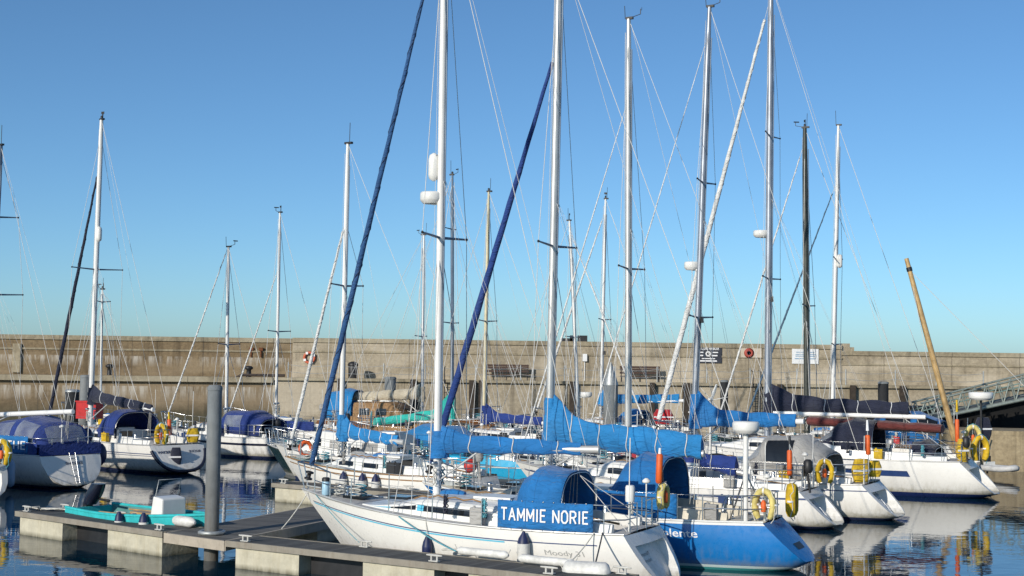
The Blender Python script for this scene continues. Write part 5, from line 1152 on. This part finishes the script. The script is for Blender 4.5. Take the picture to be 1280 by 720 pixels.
# second row fenders
for px, n_ in ((431, 'left'), (455, 'middle'), (471, 'right')):
    fender('tealdeck', px, .62, 'navy topped white fender on the teal decked yacht, %s of three' % {'left': 'leftmost', 'middle': 'middle one', 'right': 'rightmost'}[n_], .5, .13)
c = at(588, 582, 1.35); rb = thing('ball_fender', 'red round buoy hanging over the bright azure boat', 'fender', c); m_ = MB(); m_.ball((0, 0, 0), .21, 14, 0, (1, 1, 1.05)); m_.build('body', paint('buoy_red', (0.55, 0.045, 0.035), .45), rb); m_ = MB(); m_.lathe([(.07, .19), (.06, .28), (.03, .3)]); m_.build('eye', FENDB, rb)
c = at(399, 607, 1.35); 
m_ = MB(); m_.lathe([(.08, -.22), (.09, -.2), (.09, .1), (.05, .15)], n=12); fr = thing('canister', 'pale blue canister lashed at the bow rail of the front yacht', 'canister', WT(HT.sheer(.9, 1, .25, .15))); m_.build('body', paint('canister_blue', (0.35, 0.55, 0.68), .4), fr); m_ = MB(); m_.lathe([(.095, .1), (.095, .17), (.07, .19)], n=12); m_.build('lid', BLACK, fr)
c = atY(382, 561, 50); m_ = MB(); m_.tube([(.2 * math.cos(a * math.pi / 10), 0, .24 * math.sin(a * math.pi / 10)) for a in range(21)], .07, 8); fr = thing('lifebuoy_ring', 'orange lifebuoy on the deck behind the white furled headsail', 'lifebuoy', c, R(25)); m_.build('ring', ORANGE, fr)
# red goods in the middle
bag(829, 521, 72, 1.0, .75, cloth('cloth_red', (0.45, 0.012, 0.02)), 'sail_bag', 'red sail bag below the azure boom on the far yacht', 'bag', 0, .6)
def crate(px, py, Y, w_, d_, h_, mat, name, label, cat):
    c = atY(px, py, Y); r = thing(name, label, cat, c, R(-25)); m_ = MB(); m_.box((0, 0, 0), (w_, d_, h_)); m_.build('body', mat, r); q = MB(); q.box((0, 0, h_ / 2 + .03), (w_ + .06, d_ + .06, .06)); q.build('lid', mat, r); return r
crate(783, 564, 54, 1.9, .9, .55, paint('locker_red', (0.38, 0.012, 0.03), .4), 'deck_locker', 'red deck locker behind the white mast in the middle', 'locker')
cl = crate(112, 513, 64, 1.15, .5, .75, RED, 'lifebuoy_locker', 'red lifebuoy locker behind the blue cockpit canopy', 'locker')
# wind generator
def windgen(px, py, Y, label):
    c = atY(px, py, Y); r = thing('wind_generator', label, 'wind generator', (c.x, c.y, 0)); tubeobj('pole', [(0, 0, .9), (0, 0, c.z)], .035, WHITE, r, 8)
    m_ = MB(); m_.lathe([(.03, -.25), (.1, -.15), (.1, .1), (.02, .25)], (0, 0, c.z), 10, M=Matrix.Rotation(R(80), 3, 'X')); m_.build('hub', WHITE, r)
    for k_ in range(6):
        a = k_ * math.pi / 3 + .2; dv = Vector((math.cos(a), -.05, math.sin(a))); m_ = MB(); o = Vector((0, -.2, c.z)); m_.tube([o + dv * .06, o + dv * .3, o + dv * .62], [.05, .075, .04], 6, r2=.015); m_.build('blade', WHITE, r)
windgen(888, 500, 52, 'white six bladed wind generator above the azure sail cover')

# turquoise dinghy behind the left pontoon
def dinghy():
    Sd = at(112, 631, .72); Bd = at(264, 645, .84); hd = heading(Sd, Bd); L = (Bd - Sd).xy.length; a = R(hd)
    r = thing('open_dinghy', 'turquoise open dinghy with an outboard behind the left pontoon', 'dinghy', (Sd.x, Sd.y, 0), a); h = Hull(L, 1.75, .70, .86, tr=.08, rake=.7, wb=.82, tb=-.05, kd=-.2, sheer=.04)
    tv = [i / 20 for i in range(21)]; m_ = MB()
    for sd_ in (1, -1):
        rows = [[h.p(t_, math.pi / 2 * j / 8, sd_) for j in range(9)] for t_ in tv]; m_.loft(rows if sd_ < 0 else rows[::-1], False, False)
        rows = [[h.sheer(t_, sd_, .0, .05) , Vector((t_ * L, sd_ * max(.0, h.b(t_) - .12), .24)), Vector((t_ * L, 0, .2))] for t_ in tv[:-1]]; m_.loft(rows if sd_ > 0 else rows[::-1], False, False, 1)
    m_.build('hull', [TURQ, paint('dinghy_inside', (0.10, 0.28, 0.27), .7, .2)], r)
    for sd_ in (1, -1):
        q = MB(); q.tube([h.sheer(t_, sd_, .015, .02) for t_ in tv], .04, 6); q.build('gunwale', TURQ, r)
    q = MB(); q.box((.02, 0, .34), (.08, 1.35, .68)); q.build('transom', TURQ, r)
    for x_ in (.3, .62):
        q = MB(); q.box((x_ * L, 0, .56), (.28, h.b(x_) * 1.85, .05)); q.build('thwart', TEAK if x_ < .5 else TURQ, r)
    q = MB(); q.box((.47 * L, .25, .66), (1.3, .34, .05), .06); q.build('bottom_board', WOODM, r)
    # console
    q = MB(); X = .66 * L; vs = [(X - .28, -.38, .22), (X + .28, -.38, .22), (X + .28, .38, .22), (X - .28, .38, .22), (X - .12, -.35, 1.2), (X + .26, -.35, 1.15), (X + .26, .35, 1.15), (X - .12, .35, 1.2)]
    q.add(vs, [(3, 2, 1, 0), (4, 5, 6, 7), (0, 1, 5, 4), (1, 2, 6, 5), (2, 3, 7, 6), (3, 0, 4, 7)]); co = q.build('console', WHITE, r); bv = co.modifiers.new('bevel', 'BEVEL'); bv.width = .04; bv.segments = 2
    q = MB(); q.tube([(X - .05, -.33, 1.15), (X + .08, -.33, 1.6), (X + .08, .33, 1.6), (X - .05, .33, 1.15)], .012, 5); q.build('windscreen_frame', GALV, co)
    for sd_ in (1, -1):
        q = MB(); q.tube([(.22 * L, sd_ * .45, .66), (.60 * L, sd_ * .42, .70)], .025, 6); q.box((.64 * L, sd_ * .42, .70), (.42, .02, .12)); q.build('oar', WOODM, r)
    q = MB(); q.box((.14 * L, -.3, .36), (.42, .3, .24)); q.lathe([(.05, 0), (.05, .05)], (.14 * L, -.3, .48), 8); q.build('fuel_tank', RED, r)
    g = random.Random(9); q = MB(); q.tube([Vector((.42 * L + .25 * math.sin(i * .9) * g.uniform(.6, 1), .25 * math.cos(i * .9) * g.uniform(.6, 1), .60 + .01 * (i % 7))) for i in range(40)], .016, 5); q.build('coiled_line', ROPE, r)
    # outboard
    q = MB(); q.box((-.08, 0, .62), (.16, .2, .3)); q.tube([(-.1, 0, .8), (-.5, 0, .1)], .06, 8); q.build('outboard_leg', BLACK, r)
    q = MB(); rings = []
    for i in range(7):
        u = i / 6; k_ = .7 + .35 * math.sin(math.pi * (.1 + .75 * u)); rings.append([Vector((.0 + u * .38 + .22 * k_ * math.copysign(abs(math.cos(a_)) ** .7, math.cos(a_)), .17 * k_ * math.copysign(abs(math.sin(a_)) ** .7, math.sin(a_)), .74 + u * .55)) for a_ in [2 * math.pi * j / 14 for j in range(14)]])
    q.loft(rings, True, True); q.build('outboard_cowl', paint('cowl_dark', (0.012, 0.015, 0.03), .25), r)
    q = MB(); q.tube([(.15, .05, .9), (.7, .12, .86)], .03, 6); q.build('tiller_handle', BLACK, r)
    Mi = Matrix.Translation((Sd.x, Sd.y, 0)) @ Matrix.Rotation(a, 4, 'Z'); sd_ = 1 if (Mi @ Vector((0, 1, 0))).y < (Mi @ Vector((0, -1, 0))).y else -1
    for px, lab, ln, rd in ((155, 'navy topped white fender at the middle of the turquoise dinghy', .42, .11), (187, 'navy topped white fender on the dinghy below its console', .46, .12)):
        t_ = min([i / 100 for i in range(101)], key=lambda v: abs(proj(Mi @ h.sheer(v, sd_))[0] - px)); P = Mi @ h.pz(t_, .52, sd_, rd + .02); fr = thing('fender', lab, 'fender', P, 0, 'fenders hung along hulls')
        m_ = MB(); m_.lathe([(.03, -ln / 2), (rd, -ln / 2 + .08), (rd, ln / 2 - .12)], n=12); m_.build('body', FENDW, fr); m_ = MB(); m_.lathe([(rd, ln / 2 - .12), (rd * .8, ln / 2), (.035, ln / 2 + .1)], n=12); m_.build('cap', FENDB, fr)
    t_ = min([i / 100 for i in range(101)], key=lambda v: abs(proj(Mi @ h.sheer(v, sd_))[0] - 240)); P = Mi @ h.pz(t_, .70, sd_, .14); fr = thing('fender', 'long white fender lying along the dinghy beside the tall pile', 'fender', P, a, 'fenders hung along hulls'); m_ = MB(); m_.lathe([(.03, -.42), (.1, -.33), (.125, -.25), (.125, .25), (.1, .33), (.03, .42)], n=12, M=Matrix.Rotation(R(90), 3, 'Y')); m_.build('body', FENDW, fr)
dinghy()

# small wooden boat by the gangway with its raking spar
P = atY(1192, 548, 58); a = R(155)
rw = thing('wooden_boat', 'small open boat with a raked varnished mast in front of the gangway', 'open boat', (P.x + 1.0, 58, 0), a, 'open boats')
hw = Hull(5.2, 1.9, .62, .85, tr=.15, rake=.6, wb=.7, tb=-.02, kd=-.3); tv = [i / 16 for i in range(17)]; m_ = MB()
for sd_ in (1, -1):
    rows = [[hw.p(t_, math.pi / 2 * j / 8, sd_) for j in range(9)] for t_ in tv]; m_.loft(rows if sd_ < 0 else rows[::-1], False, False)
m_.loft([[hw.sheer(t_, 1, -.1), Vector((t_ * 5.2, 0, hw.z(t_) - .16)), hw.sheer(t_, -1, -.1)] for t_ in tv], False, False, 1); m_.build('hull', [MATS['hull_white'], TEAK], rw)
q = MB(); q.box((0.02, 0, .3), (.08, 1.2, .6)); q.build('transom', MATS['hull_white'], rw)
mi = (Matrix.Translation((P.x + 1.0, 58, 0)) @ Matrix.Rotation(a, 4, 'Z')).inverted()
b0 = mi @ atY(1194, 551, 58); b1 = mi @ atY(1133, 323, 58.5); b0 = b0 + (b0 - b1).normalized() * .8
q = MB(); q.tube([b0, b0.lerp(b1, .5), b0.lerp(b1, .93), b1], [.14, .125, .1, .09], 10); sp_ = q.build('mast', WOODM, rw); q = MB(); q.tube([b0.lerp(b1, .935), b0.lerp(b1, .955)], .12, 8); q.build('mast_band', BLACK, sp_)
tubeobj('stay', [b0.lerp(b1, .94), Vector((b0.x - 5.2, 0, .9))], .012, WIRE, rw, 5); tubeobj('stay', [b0.lerp(b1, .94), mi @ atY(1178, 545, 57.4)], .012, WIRE, rw, 5)
# tender hanging off the right stern
def tender():
    Pt = at(1252, 588, .3); r = thing('inflatable_tender', 'pale grey inflatable tender with outboard behind the rightmost yacht', 'tender', Pt, R(-62)); r.scale = (.62, .62, .62); m_ = MB()
    m_.tube([(-1.3, .55, .1), (.4, .55, .12), (.95, .35, .2), (1.15, 0, .26), (.95, -.35, .2), (.4, -.55, .12), (-1.3, -.55, .1)], .2, 10); m_.build('tube', paint('inflatable_grey', (0.55, 0.55, 0.54), .6), r)
    m_ = MB(); m_.box((-.2, 0, .05), (2.0, 1.0, .06)); m_.build('floor_board', paint('inflatable_floor', (0.16, 0.16, 0.16), .7), r); m_ = MB(); m_.box((-1.05, 0, .3), (.06, 1.0, .4)); m_.build('transom', WHITE, r)
    m_ = MB(); m_.tube([(-1.15, 0, .5), (-1.25, 0, -.3)], .06, 8); m_.box((-1.18, 0, .68), (.3, .24, .4)); m_.build('outboard', BLACK, r)
tender()
# lines hanging at the landing
rope('hanging_chain', Vector((p0.x + 3.2, 60.6, 1.7)), Vector((p0.x + 2.4, 60.4, .0)), .05, .03, paint('rope_tarred', (0.03, 0.028, 0.025), .9), 'dark tarred rope hanging down the landing quay', 'rope')
